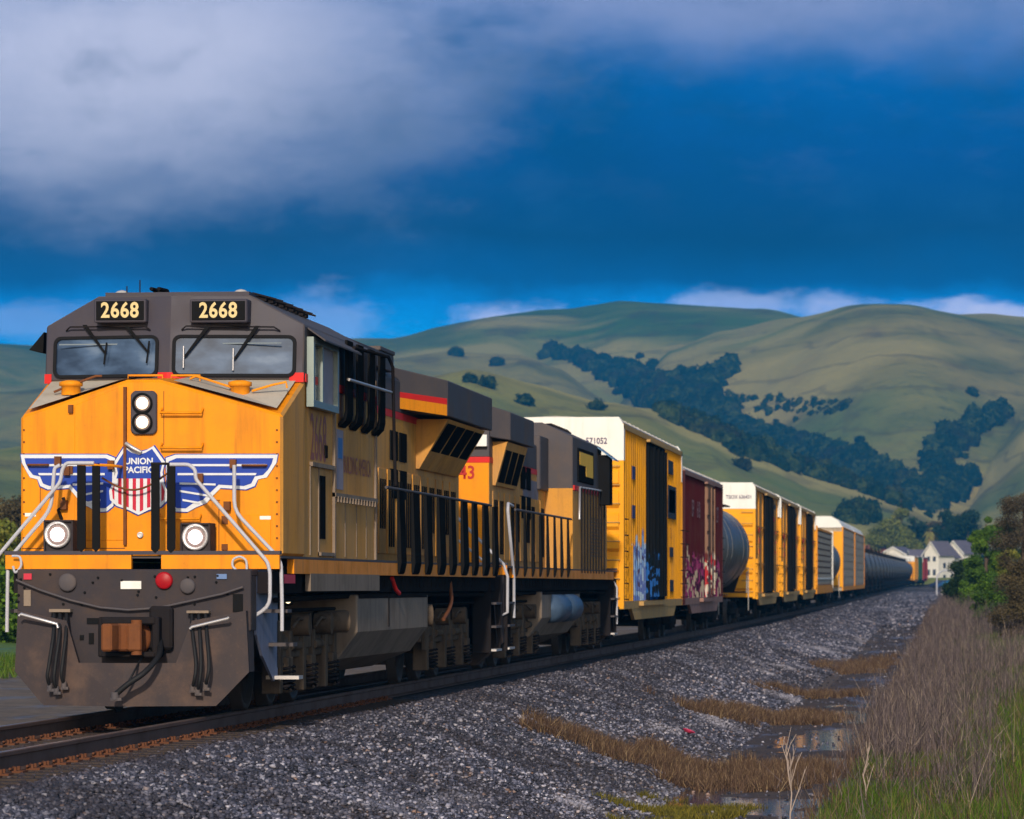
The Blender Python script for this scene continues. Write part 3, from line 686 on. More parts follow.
    for s in (-1, 1):
        for y0_, z0_ in ((wy0 - 2.2, 3.25), (wy0 - 1.3, 3.25), (wy0 - 2.2, 2.7), (wy0 - 1.3, 2.7)):
            m.box(s * hx, s * (hx + .022), y0_, y0_ + .7, z0_ + .0, z0_ + .42)
    m.build('filter_openings', M_blackg, hood)
    # radiator wings
    wz0, wz1 = (3.96, 4.52) if lead else (3.98, 4.50)
    zt = wz1 if lead else wz1
    m = MB()
    for s in (-1, 1):
        fa_, fb_ = (1.35, 0.0) if lead else (.6, .45)
        pl4 = [(hx * .9, wy0 - fa_), (wx, wy0), (wx, hy1 - .02 - fb_), (hx * .9, hy1 - .02)]
        lo = [Vector((s * x, y, wz0 + (.06 if x < wx else 0))) for x, y in pl4]; hi = [Vector((s * x, y, wz1 + (.10 if x < wx else -.03))) for x, y in pl4]
        m.add(lo + hi, [(3, 2, 1, 0), (4, 5, 6, 7), (0, 1, 5, 4), (1, 2, 6, 5), (2, 3, 7, 6), (3, 0, 4, 7)])
    rw = m.build('radiator_wing', [M_gryd], T, bevel=.015)
    m = MB()
    for s in (-1, 1):
        if lead:
            A = lambda t, z: Vector((s * (hx * .9 + (wx - hx * .9) * t), wy0 - 1.35 + 1.35 * t - .02, z))
            m.prism([A(.04, 4.03), A(.985, wz0 + .006), A(.985, wz0 + .17), A(.04, 4.19)], (0, .03, 0))
    if lead:
        m.build('yellow_band', M_yel, rw); m = MB()
        for s in (-1, 1):
            A = lambda t, z: Vector((s * (hx * .9 + (wx - hx * .9) * t), wy0 - 1.35 + 1.35 * t - .022, z))
            m.prism([A(.04, 4.19), A(.985, wz0 + .17), A(.985, wz0 + .26), A(.04, 4.27)], (0, .03, 0))
        m.build('red_band', M_red, rw)
    m = MB(); m.box(-.8, .8, wy0 + .1, hy1 - .15, wz1 + .02, wz1 + .12); m.build('radiator_grille', M_dark, rw)
    # sloping intake screens beneath the wings
    m = MB(); g = MB()
    for s in (-1, 1):
        y0_, y1_ = wy0 + .5, hy1 - .5
        m.prism([(s * hx, y0_, 3.2), (s * (hx + .05), y0_, 3.2), (s * (wx - .06), y0_, wz0 - .02), (s * hx, y0_, wz0 - .02)], (0, y1_ - y0_, 0))
        n = 4 if lead else 3
        for k in range(n):
            ya = y0_ + .12 + (y1_ - y0_ - .15) * k / n; yb = ya + (y1_ - y0_ - .15) / n - .12
            off = .012
            g.add([(s * (hx + .065 + off), ya, 3.26), (s * (hx + .065 + off), yb, 3.26), (s * (wx - .09 + off), yb, wz0 - .08), (s * (wx - .09 + off), ya, wz0 - .08)], [(0, 1, 2, 3)])
    sc_ = m.build('intake_screen', ys, T); g.build('screen_mesh', M_blackg, sc_)
    # rear end of hood
    if not lead:
        text_obj('end_number', '2643', .32, plain('number_red', (.45, .02, .02), .5), hood, (-.42, hy1 + .012, 3.40), 'front', bold=.006, xs=.9, extra=Matrix.Rotation(R(180), 4, 'Z'))
        m = MB(); m.box(-.92, -.25, hy1, hy1 + .12, 3.86, 4.06); m.build('rear_light_box', M_white, T)
        m = MB(); m.box(-.75, -.45, hy1 + .12, hy1 + .13, 3.9, 4.02); m.build('marker_lens', M_red, T)
    # ---- fuel tank
    ty0, ty1 = (5.9, 12.4) if lead else (7.9, 15.0)
    m = MB(); tp = [(-1.5, 1.33), (-1.5, .86), (-1.25, .52), (-.7, .30), (.7, .30), (1.25, .52), (1.5, .86), (1.5, 1.33)]
    m.prism([(x, ty0, z) for x, z in tp], (0, ty1 - ty0, 0)); ft = m.build('fuel_tank', M_tankg, T, bevel=.02)
    m = MB()
    for s in (-1, 1): m.box(s * 1.5, s * 1.51, (ty0 + ty1) / 2 - .6, (ty0 + ty1) / 2 - .54, .9, 1.33); m.box(s * 1.50, s * 1.505, ty0 + .1, ty1 - .1, 1.28, 1.335)
    m.build('tank_seam', M_dark, ft)
    if not lead:
        for s in (-1, 1):
            for k in (0, 1):
                m = MB(); yy = ty0 + 1.3 + k * 2.2
                m.lathe((s * 1.45, yy, 1.02), (0, 1, 0), [(0, .05), (.06, .2), (.15, .27), (1.85, .27), (1.95, .2), (2.0, .05)], 20); m.build('air_reservoir', plain('reservoir_blue_grey', (.06, .10, .17), .45, .2), T)
    # ---- trucks
    fa = (2.3, 5.2) if lead else (2.6, 6.4)
    bogie(T, 1.95, 5.15, 3, .53, 1.17, M_truck); bogie(T, L - 6.6 if not lead else 14.3, L - 2.4 if not lead else 18.3, 3, .53, 1.17, M_truck)
    # brake rigging and pipes below the walkway
    m = MB()
    for s in (-1, 1):
        m.tube([(s * 1.35, .9, 1.28), (s * 1.38, 8, 1.33), (s * 1.36, L - 1, 1.30)], .035, 6); m.tube([(s * 1.2, .9, 1.15), (s * 1.22, L - 1, 1.17)], .025, 6)
        for k in range(26): m.box(s * 1.4, s * 1.47, 7.6 + k * .42, 7.66 + k * .42, 1.42, 1.57)
    m.build('underframe_pipes', M_dark, T)
    if lead:
        p = atx(302, 600, 1.3); m = MB(); m.lathe((1.28, 2.2, 1.27), (0, -1, 0), [(0, .06), (.08, .06), (.09, .045), (.09, .005)], 16); al = m.build('ground_light', M_dark, T)
        m = MB(); m.lathe((1.28, 2.10, 1.27), (0, -1, 0), [(0, .034), (.02, .03), (.03, .005)], 14); m.build('lens', M_lampw, al)
        m = MB(); m.cyl((1.1, 5.1, 1.0), (1.46, 5.3, 1.0), .14, 18); m.build('air_filter', M_truck, T)
        m = MB(); m.cyl((1.2, 12.7, 1.02), (1.5, 12.8, 1.02), .16, 18); m.build('air_filter', M_truck, T)
        hose(T, [(1.5, 8.9, 1.55), (1.52, 9.1, 1.4), (1.53, 9.35, 1.34)], .03, M_red, False)
        hose(T, [(1.45, 15.2, 1.5), (1.5, 15.0, 1.25), (1.52, 14.6, 1.1), (1.5, 14.1, .95)], .03, M_rust, False)
    # ---- walkway handrails with wide dark stanchions
    hr0 = cy1 + .7; hr1 = L - 1.0
    for s in (-1, 1):
        m = MB(); m.tube([(s * 1.54, hr0, 2.74), (s * 1.54, hr1 - .3, 2.74)], .022, 7); m.build('handrail', M_gryd, T)
        n = 9 if lead else 8; ys_ = [hr0 + .9 + (hr1 - hr0 - 1.2) * k / (n - 1) for k in range(n)]
        for k, y in enumerate(ys_):
            w = (.62 if k % 2 else .5) if lead else .12
            m = MB(); m.prism([(s * 1.555, y, 2.72), (s * 1.585, y, 2.72), (s * 1.615, y, 1.75), (s * 1.59, y, 1.63), (s * 1.57, y, 1.60), (s * 1.555, y, 1.66)], (0, w, 0)); m.build('stanchion', M_blackg, T)
    if not lead:   # raised rail by the cab
        for s in (-1, 1):
            m = MB(); m.tube([(s * 1.56, 8.6, 2.76), (s * 1.56, 8.5, 3.4), (s * 1.56, 3.2, 3.45)], .022, 7); m.build('handrail', M_silver, T)
            for k in range(9):
                y = 8.2 - k * .62; m = MB(); m.tube([(s * 1.57, y, 1.7), (s * 1.57, y, 3.42)], .02, 5); m.build('stanchion', M_dark, T)
    # ---- step wells at the four corners
    for yb, d in ((0, 1), (L, -1)):
        for s in (-1, 1):
            m = MB(); m.cur = 0
            side = [(yb + d * .12, 1.62), (yb + d * 1.05, 1.62), (yb + d * 1.05, .35), (yb + d * .80, .34), (yb + d * .35, .98), (yb + d * .12, 1.2)] if (lead and d > 0) else [(yb + d * .12, 1.62), (yb + d * 1.0, 1.62), (yb + d * 1.0, .36), (yb + d * .12, .36)]
            if lead and d > 0:
                m.prism([(s * 1.27, y, z) for y, z in [(-.02, 1.62), (1.30, 1.62), (1.30, .40), (1.06, .36), (.34, .66), (-.02, .90)]], (s * .03, 0, 0))
            else:
                m.box(s * 1.15, s * 1.5, yb + d * .95, yb + d * 1.0, .36, 1.6); m.box(s * 1.15, s * 1.2, yb + d * .1, yb + d * 1.0, .36, 1.6)
                m.box(s * 1.15, s * 1.55, yb + d * .08, yb + d * .12, .36, 1.6)
            st = m.build('step_well', paint('step_blue_grey', (.17, .19, .29), .5, (.07, .06, .06), .4, .4) if (lead and d > 0) else M_dark, T)
            for k, z in enumerate((.40, .78, 1.16)):
                m = MB(); x1 = 1.62 - .0 * k
                if lead and d > 0: m.box(s * 1.20, s * (1.58 - .0 * k), 1.10 - k * .38, 1.38 - k * .38, z - .02, z + .02)
                else: m.box(s * 1.16, s * 1.58, yb + d * .14, yb + d * .92, z - .02, z + .015)
                m.build('step', M_silver if k == 0 else M_gryd, st)
    # white tube rails
    def px_tube(pts, y, name='white_grab_rail', r=.022):
        m = MB(); q = []
        for p in pts:
            yy = p[2] if len(p) > 2 else y; q.append(at(p[0], p[1], yy))
        # round the bends
        path = [q[0]]
        for i in range(1, len(q) - 1):
            a, b, c = q[i - 1], q[i], q[i + 1]; k = min(.12, (b - a).length * .4, (c - b).length * .4)
            p1 = b + (a - b).normalized() * k; p2 = b + (c - b).normalized() * k
            for t in (0, .33, .66, 1): path.append(p1.lerp(b, t).lerp(b.lerp(p2, t), t))
        path.append(q[-1]); m.tube(path, r, 9); return m.build(name, M_rail, T)
    if lead:
        px_tube([(170, 464.5), (189, 464.5), (195.5, 470), (195.5, 479), (267.5, 562), (270, 572), (270, 606), (250, 619)], -.02)
        px_tube([(234.3, 465), (234.3, 511), (277, 556), (281, 564), (282, 600), (282, 631)], .12)
        px_tube([(94, 463), (66, 463), (62, 470), (60.5, 482), (-14, 570)], -.02)
        px_tube([(60, 465), (54.5, 468), (51, 509), (14, 553), (8, 560), (7, 632)], .05)
        px_tube([(248, 600), (246.5, 560), (240, 556), (233, 559), (232, 566), (244, 578), (243, 598)], -.1, 'hook_grab_iron', .014)
        px_tube([(12, 556), (20, 556), (22, 566), (15, 574), (13, 566)], -.1, 'hook_grab_iron', .014)
        for (x0, x1, yt, yb_) in ((77, 85.3, 464, 552), (92, 99.6, 463.5, 552), (151, 159.2, 463, 553), (166.8, 175, 463, 553)):
            a, b = at(x0, yt, -.02), at(x1, yb_, -.02); m = MB()
            m.prism([(a.x, -.02, a.z), (b.x, -.02, a.z), (b.x, -.02, b.z + .05), ((a.x + b.x) / 2, -.02, b.z), (a.x, -.02, b.z + .04)], (0, .03, 0)); m.build('front_stanchion', M_blackg, T)
        m = MB(); a, b = at(151, 463.5, -.01), at(187, 464, -.01); m.tube([a, b], .016, 6); m.build('front_rail', M_dark, T)
        m = MB(); a, b = at(78, 464, -.01), at(112, 465.5, -.01); m.tube([a, b, Vector((b.x, .5, b.z))], .018, 6); m.build('front_rail', M_yel, T)
    else:
        for s in (-1, 1):   # near end of the trailing unit
            e = L
            m = MB(); m.tube([(s * 1.5, e - 1.3, 2.80), (s * 1.55, e - .2, 2.82), (s * 1.56, e - .05, 2.7), (s * 1.56, e - .7, 1.9), (s * 1.56, e - .95, 1.6), (s * 1.56, e - .95, .9)], .026, 8); m.build('white_grab_rail', M_rail, T)
            m = MB(); m.tube([(s * .5, e + .02, 2.7), (s * .7, e + .02, 2.6), (s * 1.5, e + .02, 1.8), (s * 1.56, e - .02, 1.6), (s * 1.56, e - .02, 1.0), (s * 1.35, e - .02, .9)], .026, 8); m.build('white_grab_rail', M_rail, T)
            m = MB(); m.tube([(s * .5, e + .08, 2.4), (s * 1.3, e + .08, 1.75)], .02, 8); m.build('white_grab_rail', M_rail, T)
            m = MB(); m.tube([(s * 1.5, .1, 1.55), (s * 1.56, .1, 1.4), (s * 1.56, .12, .6)], .024, 7); m.build('white_grab_rail', M_rail, T)
    # ---- pilot and plough
    for yb, d in ((0, -1), (L, 1)):
        full = lead and yb == 0; PY = -.42 if full else yb; K = 1.31 / 1.5 if full else 1.0
        m = MB(); y = PY; yb0 = yb; yb = PY
        if full:
            m.prism([(-1.31, y, 1.62), (-1.31, y, .95), (-.75, y, .86), (-.62, y, .55), (.62, y, .55), (.75, y, .86), (1.31, y, .95), (1.31, y, 1.62)], (0, .05, 0)); m.box(-1.31, 1.31, y + .05, -.002, 1.55, 1.625); m.box(-1.31, -1.27, y + .05, -.1, .95, 1.55); m.box(1.27, 1.31, y + .05, -.1, .95, 1.55)
        else:
            m.prism([(-1.5, y, 1.62), (-1.5, y, .95), (-.85, y, .86), (-.7, y, .55), (.7, y, .55), (.85, y, .86), (1.5, y, .95), (1.5, y, 1.62)], (0, -d * .05, 0))
        pl = m.build('pilot', M_pilot, T, bevel=.008)
        # plough: angled blade in two halves with a notch for the coupler
        yc = yb + d * .55; ye = yb + d * .12
        m = MB()
        def blade(s):
            o = [(0, yc, .13), (0, yc - d * .06, .60), (.62 * s, yb + d * .34, .60), (.80 * s, yb + d * .25, 1.06), (1.46 * s, ye, 1.17), (1.50 * s, ye, .50), (1.18 * s, yb + d * .2, .20), (1.10 * s, yb + d * .22, .13)]
            q = [Vector((p[0] * K, p[1], p[2])) for p in o]; return q
        for s in (-1, 1):
            q = blade(s); n = len(q); th = Vector((0, -d * .03, 0)); b0 = q; b1 = [p + th for p in q]
            m.add(b0 + b1, [(0, 1, 2, 7), (2, 3, 4, 5, 6, 7), (n, n + 7, n + 2, n + 1), (n + 2, n + 7, n + 6, n + 5, n + 4, n + 3)] + [(i, (i + 1) % n, (i + 1) % n + n, i + n) for i in range(n)])
            m.add([(1.50 * s * K, ye, .50), (1.46 * s * K, ye, 1.17), (1.46 * s * K, yb - d * .3, 1.17), (1.5 * s * K, yb - d * .2, .5)], [(0, 1, 2, 3)])
        po = m.build('snow_plough', M_plow, T)
        coupler(T, yb - d * .1, d, M_rust if full else M_dark)
        if full:
            m = MB(); m.box(-.34, .34, PY - .03, PY + .05, .68, 1.1); m.box(-.30, .30, PY - .30, PY - .02, 1.02, 1.10); m.box(-.30, .30, PY - .30, PY - .02, .66, .72); m.box(.26, .34, PY - .28, PY, .66, 1.1); m.box(-.34, -.26, PY - .28, PY, .66, 1.1); m.build('coupler_pocket', M_dark, pl, bevel=.015)
            m = MB(); Yp = -.012
            def bp(x0, y0, x1, y1, t=.02): a, b = at(x0, y0, PY), at(x1, y1, PY); m.box(a.x, b.x, PY - t, PY, b.z, a.z)
            # dark openings
            for r_ in ((87, 618, 102, 624), (89, 633, 94, 644), (161, 619, 174, 625), (80, 635, 84, 640)): bp(*r_, .014)
            m.build('pilot_openings', M_blackg, pl)
            m = MB(); bp(24, 590, 31, 606, .014); m.build('oval_patch', M_tankg, pl)
            m = MB()
            bp(233, 594, 243, 612, .014); m.build('jack_opening', M_blackg, pl)
            for px, py, r_, mt in ((68, 582.5, .10, M_gryd), (188, 586, .085, M_gryd), (164.5, 580.5, .095, plain('marker_red', (.34, .006, .012), .4))):
                p = at(px, py, PY); m = MB(); m.lathe((p.x, PY, p.z), (0, -1, 0), [(0, r_), (.04, r_), (.05, r_ * .8), (.055, .01)], 22); m.build('round_receptacle', mt, pl)
            m = MB(); bp(121, 581, 141.5, 589); m.build('white_plate', M_white, pl)
            m = MB(); bp(217, 574, 227, 579); m.build('blue_plate', plain('plate_blue', (.12, .2, .4), .5), pl)
            m = MB(); bp(24, 573.5, 32, 579.5); m.build('red_plate', plain('plate_red', (.55, .03, .06), .5), pl)
            a = atx(257, 581, 1.55); m = MB(); m.box(1.551, 1.556, .28, 1.0, 1.47, 1.57); m.build('red_plate', plain('plate_red', (.55, .03, .06), .5), T)
            # uncoupling lever and air line
            for pts in ([(19, 616), (21, 614), (57, 624), (58, 628)], [(190, 629), (192, 627), (228, 618.5), (229, 617)]):
                m = MB(); m.tube([tuple(at(x, y, PY - .32)) for x, y in pts], .018, 7); m.build('uncoupling_lever', M_silver, pl)
            m = MB(); m.tube([tuple(at(x, y, PY - .06)) for x, y in [(16, 580), (40, 590), (70, 600), (100, 607.5), (128, 610), (158, 608), (190, 601), (222, 594), (243, 587)]], .014, 6); m.build('air_line', M_gryd, pl)
            m = MB(); bp(52, 609, 73, 612, .14); bp(189, 610.5, 211, 613, .14); m.build('hose_bracket', M_tankg, pl)
            m = MB()
            for a_ in range(26):
                px = random.uniform(18, 240); py = random.uniform(572, 606); p = at(px, py, PY); m.cyl((p.x, PY, p.z), (p.x, PY - .022, p.z), .014, 6)
            m.build('bolts', M_blackg, pl)
            for x0, bx, by in ((54, 48.5, 686), (60, 55, 689), (66.5, 62.5, 684)): hose(T, [tuple(at(x0, 613, PY - .1)), tuple(at(x0 - .5, 634, PY - .30)), tuple(at((x0 + bx) / 2 - 1.8, 662, PY - .42)), tuple(at(bx - 1, by - 9, PY - .44)), tuple(at(bx + 1.5, by, PY - .38))], .021)
            for x0, bx, by in ((191.5, 194, 687), (198.5, 199, 690), (205.5, 207, 685)): hose(T, [tuple(at(x0, 613, PY - .1)), tuple(at(x0 + 1.4, 636, PY - .30)), tuple(at(bx + 2, 664, PY - .42)), tuple(at(bx + .5, by - 8, PY - .44)), tuple(at(bx - 1.5, by, PY - .38))], .020)
            hose(T, [tuple(at(160, 640, PY - .1)), tuple(at(159, 655, PY - .5)), tuple(at(145, 672, PY - .75)), tuple(at(128, 684, PY - .8)), tuple(at(115, 695, PY - .8))], .032)
            hose(T, [tuple(at(143, 655, PY - .2)), tuple(at(135, 670, PY - .6)), tuple(at(127, 684, PY - .7)), tuple(at(122, 690, PY - .75))], .012, None, False)
            a = at(158, 606, PY - .1); b = at(158, 650, PY - .1)
            m = MB(); m.box(a.x - .1, a.x + .16, PY - .12, PY, b.z, a.z); m.build('angle_cock_box', M_dark, pl, bevel=.03)
    return T
lead = locomotive('lead_locomotive', 'yellow and grey diesel locomotive numbered 2668, with winged shield, leading the train', True)
trail = locomotive('trailing_locomotive', 'second yellow locomotive with its cab facing backwards, coupled behind the lead engine', False)
trail.location = (0, 42.6, 0); trail.rotation_euler = (0, 0, math.pi)
# ------------------------------------------------------------------ track alignment
def rz(y):                       # rail-top height along the line: level, then climbing gently
    return 0.0 if y < 60 else 4.1e-4 * (min(y, 1000) - 60) ** 1.297
Y_BEND = 560.0
def track_x(y):                  # the line bends slightly to the right far away
    return 0.0 if y < Y_BEND else (y - Y_BEND) ** 2 / 4600.0
def place(o, y, L):
    a = Vector((track_x(y), y, rz(y))); b = Vector((track_x(y + L), y + L, rz(y + L)))
    o.location = a; o.rotation_euler = (math.atan2(b.z - a.z, L), 0, -math.atan2(b.x - a.x, L))

M_boxy = paint('boxcar_yellow', (.66, .27, .012), .6, (.22, .13, .06), .5, .55, dscale=1.0, fade=(.46, .26, .07))
M_boxe = paint('boxcar_yellow_end', (.84, .36, .012), .55, (.40, .2, .05), .25, .2)
M_mar = paint('boxcar_maroon', (.06, .012, .014), .7, (.07, .04, .035), .6, .5)
M_galv = paint('galvanised', (.34, .33, .33), .45, (.20, .17, .14), .5, .4, metal=.3)
M_slat = paint('autorack_panels', (.44, .37, .29), .7, (.22, .16, .11), .6, .5)
M_tankb = paint('tank_black', (.075, .078, .088), .38, (.12, .10, .08), .45, .5, spec=.6)
M_tanks = paint('tank_silver_grey', (.10, .105, .12), .35, (.15, .13, .1), .5, .5, metal=.35)
M_gravel_b = paint('gondola_brown', (.25, .17, .13), .75, (.14, .1, .08), .7, .6, dscale=2)
M_orange = paint('rack_orange', (.80, .30, .015), .55, (.4, .2, .06), .3, .3)

def graffiti_mat(name, base, cols, thr, z1, y0, y1, dirt):
    """car side paint with sprayed colour low on the panel"""
    m, N, b = new_mat(name); P = objco(N); x, y, z = N.sep(P)
    n = N.noise(N.scale(P, (1, 1, .7)), 1.1, 3, .5); n2 = N.noise(N.scale(P, (1, 1, 1), (9, 4, 2)), 2.1, 2, .5, 1.2); n3 = N.noise(N.scale(P, (1, 1, .8), (3, 8, 5)), 1.6, 1, .5, 2.0)
    c = N.mix(N.m('MULTIPLY', N.ss(N.noise(P, 1, 6, .6), .42, .75), .5), (*base, 1), (*dirt, 1))
    c = N.mix(N.m('MULTIPLY', N.ss(N.noise(N.scale(P, (7, 7, .5)), 1, 5, .6), .47, .8), .5), c, tuple(q * .6 for q in dirt) + (1,))
    spray = N.mix(N.ss(n2, .47, .50), (*cols[0], 1), (*cols[1], 1)); spray = N.mix(N.ss(n3, .54, .57), spray, (*cols[2], 1)); spray = N.mix(N.ss(n3, .40, .37), spray, (*cols[3], 1))
    h = N.m('ADD', z, N.m('MULTIPLY', N.m('SUBTRACT', n, .5), 1.8))
    k = N.m('SUBTRACT', 1, N.ss(h, z1 - .12, z1 + .06))
    yy = N.m('ADD', y, N.m('MULTIPLY', N.m('SUBTRACT', n2, .5), 2.5))
    k = N.m('MULTIPLY', k, N.m('MULTIPLY', N.ss(yy, y0, y0 + .12), N.m('SUBTRACT', 1, N.ss(yy, y1, y1 + .12))))
    k = N.m('MULTIPLY', k, .92)
    N.put(b.inputs['Base Color'], N.mix(k, c, spray)); b.inputs['Roughness'].default_value = .7; b.inputs['Specular IOR Level'].default_value = 0.0
    return m

def car_truck(parent, yc, mat=None):
    """two-axle freight truck"""
    mat = mat or M_dark; m = MB(); wr = .457; ax = (yc - .89, yc + .89)
    for s in (-1, 1):
        x0 = s * .93
        m.prism([(x0, yc - 1.15, .42), (x0, yc - 1.1, .62), (x0, yc - .45, .80), (x0, yc + .45, .80), (x0, yc + 1.1, .62), (x0, yc + 1.15, .42), (x0, yc + .6, .40), (x0, yc + .42, .22), (x0, yc - .42, .22), (x0, yc - .6, .40)], (s * .14, 0, 0))
        for a in ax: m.cyl((s * .9, a, wr), (s * 1.14, a, wr), .11, 12)
        for q in (-.2, 0, .2): m.cyl((s * 1.09, yc + q, .28), (s * 1.09, yc + q, .6), .08, 8)
    m.box(-1.0, 1.0, yc - .2, yc + .2, .45, .85)
    for a in ax: m.cyl((-.93, a, wr), (.93, a, wr), .08, 8)
    t = m.build('truck', mat, parent)
    for a in ax:
        for s in (-1, 1):
            w = MB(); w.lathe((s * .685, a, wr), (s, 0, 0), [(0, wr + .028), (.03, wr + .026), (.035, wr), (.13, wr), (.135, wr - .06), (.09, wr - .08), (.085, .15), (.12, .1)], 22); w.build('wheel', M_wheel, t)
    return t

def ladder(mb, x, s, y0, y1, z0, z1, n=7, r=.012, off=.07):
    for k in range(n):
        z = z0 + (z1 - z0) * k / (n - 1); mb.tube([(x, y0, z), (x + s * off, y0, z), (x + s * off, y1, z), (x, y1, z)], r, 4)

def boxcar(name, label, L, zt, side, end, door, door_span, roofm, band=None, ribs=.42, doors=2, nrib_end=6, txt=None, group=None, sill=None, low_door=False, panels=False):
    """ribbed box car: body, ribs, ends, roof, doors, ladders, underframe, trucks"""
    T = empty(name, label, 'boxcar', group=group)
    hw, zb = 1.60, 1.08
    m = MB(); m.box(-hw + .06, hw - .06, .04, L - .04, zb, zt - .14); body = m.build('body', side, T)
    # side ribs
    m = MB(); y = .15
    d0, d1 = door_span if door_span else (-1, -1)
    while y < L - .2:
        if not (d0 - .05 < y < d1 + .0):
            for s in (-1, 1):
                if panels: m.box(s * (hw - .06), s * (hw - .02), y, y + .05, zb + .05, zt - .2)
                else: m.prism([(s * (hw - .06), y, zb), (s * (hw + .0), y + .05, zb), (s * (hw + .0), y + .17, zb), (s * (hw - .06), y + .22, zb)], (0, 0, zt - .2 - zb))
        y += ribs
    m.build('side_ribs', side, body)
    m = MB()
    for s in (-1, 1):
        m.box(s * (hw - .08), s * (hw + .01), .0, L, zb - .16, zb + .02); m.box(s * (hw - .08), s * (hw + .012), .0, L, zt - .24, zt - .12)
        a, b_ = (L * .12, L * .88); m.prism([(s * hw, a, zb - .16), (s * hw, a + .9, zb - .42), (s * hw, b_ - .9, zb - .42), (s * hw, b_, zb - .16)], (-s * .08, 0, 0))
    m.build('side_sill', sill or side, T)
    # ends
    for ye, d in ((0, -1), (L, 1)):
        m = MB(); m.box(-hw, hw, ye, ye - d * .06, zb - .1, (zt - .95) if band else (zt - .15))
        zz = zb + .15; n = nrib_end; top = (zt - 1.05) if band else zt - .3
        for k in range(n):
            za = zz + (top - zz) * k / n; zb2 = za + (top - zz) / n * .82
            m.prism([(-hw + .1, ye, za), (-hw + .1, ye + d * .08, za + .08), (-hw + .1, ye + d * .08, zb2 - .08), (-hw + .1, ye, zb2)], (2 * hw - .2, 0, 0))
        for s in (-1, 1): m.box(s * (hw - .09), s * (hw + .012), ye - d * .1, ye + d * .015, zb - .15, zt - .16 if not band else zt - .95)
        e = m.build('end_panel', end, T)
        if band:
            m = MB(); m.box(-hw - .012, hw + .012, ye + d * .02, ye - d * .3, zt - .95, zt - .16); m.prism([(-hw - .012, ye + d * .02, zt - .16), (hw + .012, ye + d * .02, zt - .16), (hw - .1, ye + d * .02, zt + .02), (-hw + .1, ye + d * .02, zt + .02)], (0, -d * .3, 0)); bo = m.build('white_end_band', M_white, T)
            if d < 0 and txt: text_obj('car_number', txt, .19, M_blackg if False else plain('number_purple_grey', (.10, .08, .16), .6), bo, (1.0, -.035, zt - .52), 'front', xs=.85, bold=.003)
        m = MB(); ladder(m, 0, 0, 0, 0, 0, 0, 2) if False else None
        for s in (-1, 1):
            for k in range(8): z = zb + .1 + k * .42; m.tube([(s * (hw - .5), ye, z), (s * (hw - .5), ye + d * .09, z), (s * (hw - .08), ye + d * .09, z), (s * (hw - .08), ye, z)], .014, 4)
        m.box(-.9, .6, ye + d * .02, ye + d * .3, zb - .02, zb + .02)
        m.build('end_ladder', sill or end, T)
        m = MB()
        for s in (-1, 1):
            for k in range(7): z = zb - .3 + k * .36; m.tube([(s * hw, ye - d * .1, z), (s * (hw + .07), ye - d * .1, z), (s * (hw + .07), ye - d * .52, z), (s * hw, ye - d * .52, z)], .013, 4)
        m.build('side_ladder', M_dark, T)
        coupler(T, ye - d * .2, d, M_dark)
    # roof
    m = MB(); m.prism([(-hw - .005, .02, zt - .15), (hw + .005, .02, zt - .15), (hw - .1, .02, zt - .04), (0, .02, zt + .03), (-hw + .1, .02, zt - .04)], (0, L - .04, 0))
    y = .6
    while y < L - .3: m.prism([(-hw + .05, y, zt - .06), (-hw + .1, y, zt + .0), (0, y, zt + .075), (hw - .1, y, zt + .0), (hw - .05, y, zt - .06)], (0, .07, 0)); y += 1.15
    m.build('roof', roofm, T)
    # doors
    if door_span:
        w = (d1 - d0) / doors
        for k in range(doors):
            for s in (-1, 1):
                m = MB(); ya, yb = d0 + k * w, d0 + (k + 1) * w - .03
                m.box(s * (hw - .02), s * (hw + .06), ya, yb, zb + .02, zt - .3)
                for j in range(7):
                    if low_door:
                        z = zb + .12 + j * (zt - .4 - zb) / 7; m.box(s * (hw + .06), s * (hw + .085), ya + .06, yb - .06, z, z + (zt - .4 - zb) / 7 - .12)
                for q in (.1, .35, .6, .85): m.box(s * (hw + .06), s * (hw + .10), ya + (yb - ya) * q, ya + (yb - ya) * q + .07, zb + .1, zt - .4) if not low_door else None
                dd = m.build('sliding_door', door, T)
                m = MB(); 
                for q in (.22, .72): m.tube([(s * (hw + .15), ya + (yb - ya) * q, zb + .1), (s * (hw + .15), ya + (yb - ya) * q, zt - .4)], .022, 5)
                m.build('lock_rod', door, dd)
        m = MB()
        for s in (-1, 1): m.box(s * hw, s * (hw + .12), d0 - 2.4 * (doors > 0), d1 + .3, zb - .1, zb - .0); m.box(s * hw, s * (hw + .10), d0 - .2, d1 + .2, zt - .3, zt - .24)
        m.build('door_track', sill or M_dark, T)
    m = MB(); m.box(-.35, .35, .3, L - .3, .75, 1.08)
    for k in range(int(L / 1.5)): m.box(-1.3, 1.3, .8 + k * 1.5, .9 + k * 1.5, .92, 1.07)
    m.cyl((.7, L * .4, .8), (.7, L * .4 + 1.1, .8), .22, 12); m.box(-1.1, -.6, L * .5, L * .5 + .7, .6, 1.0); m.build('underframe', M_dark, T)
    car_truck(T, 2.1); car_truck(T, L - 2.1)
    return T

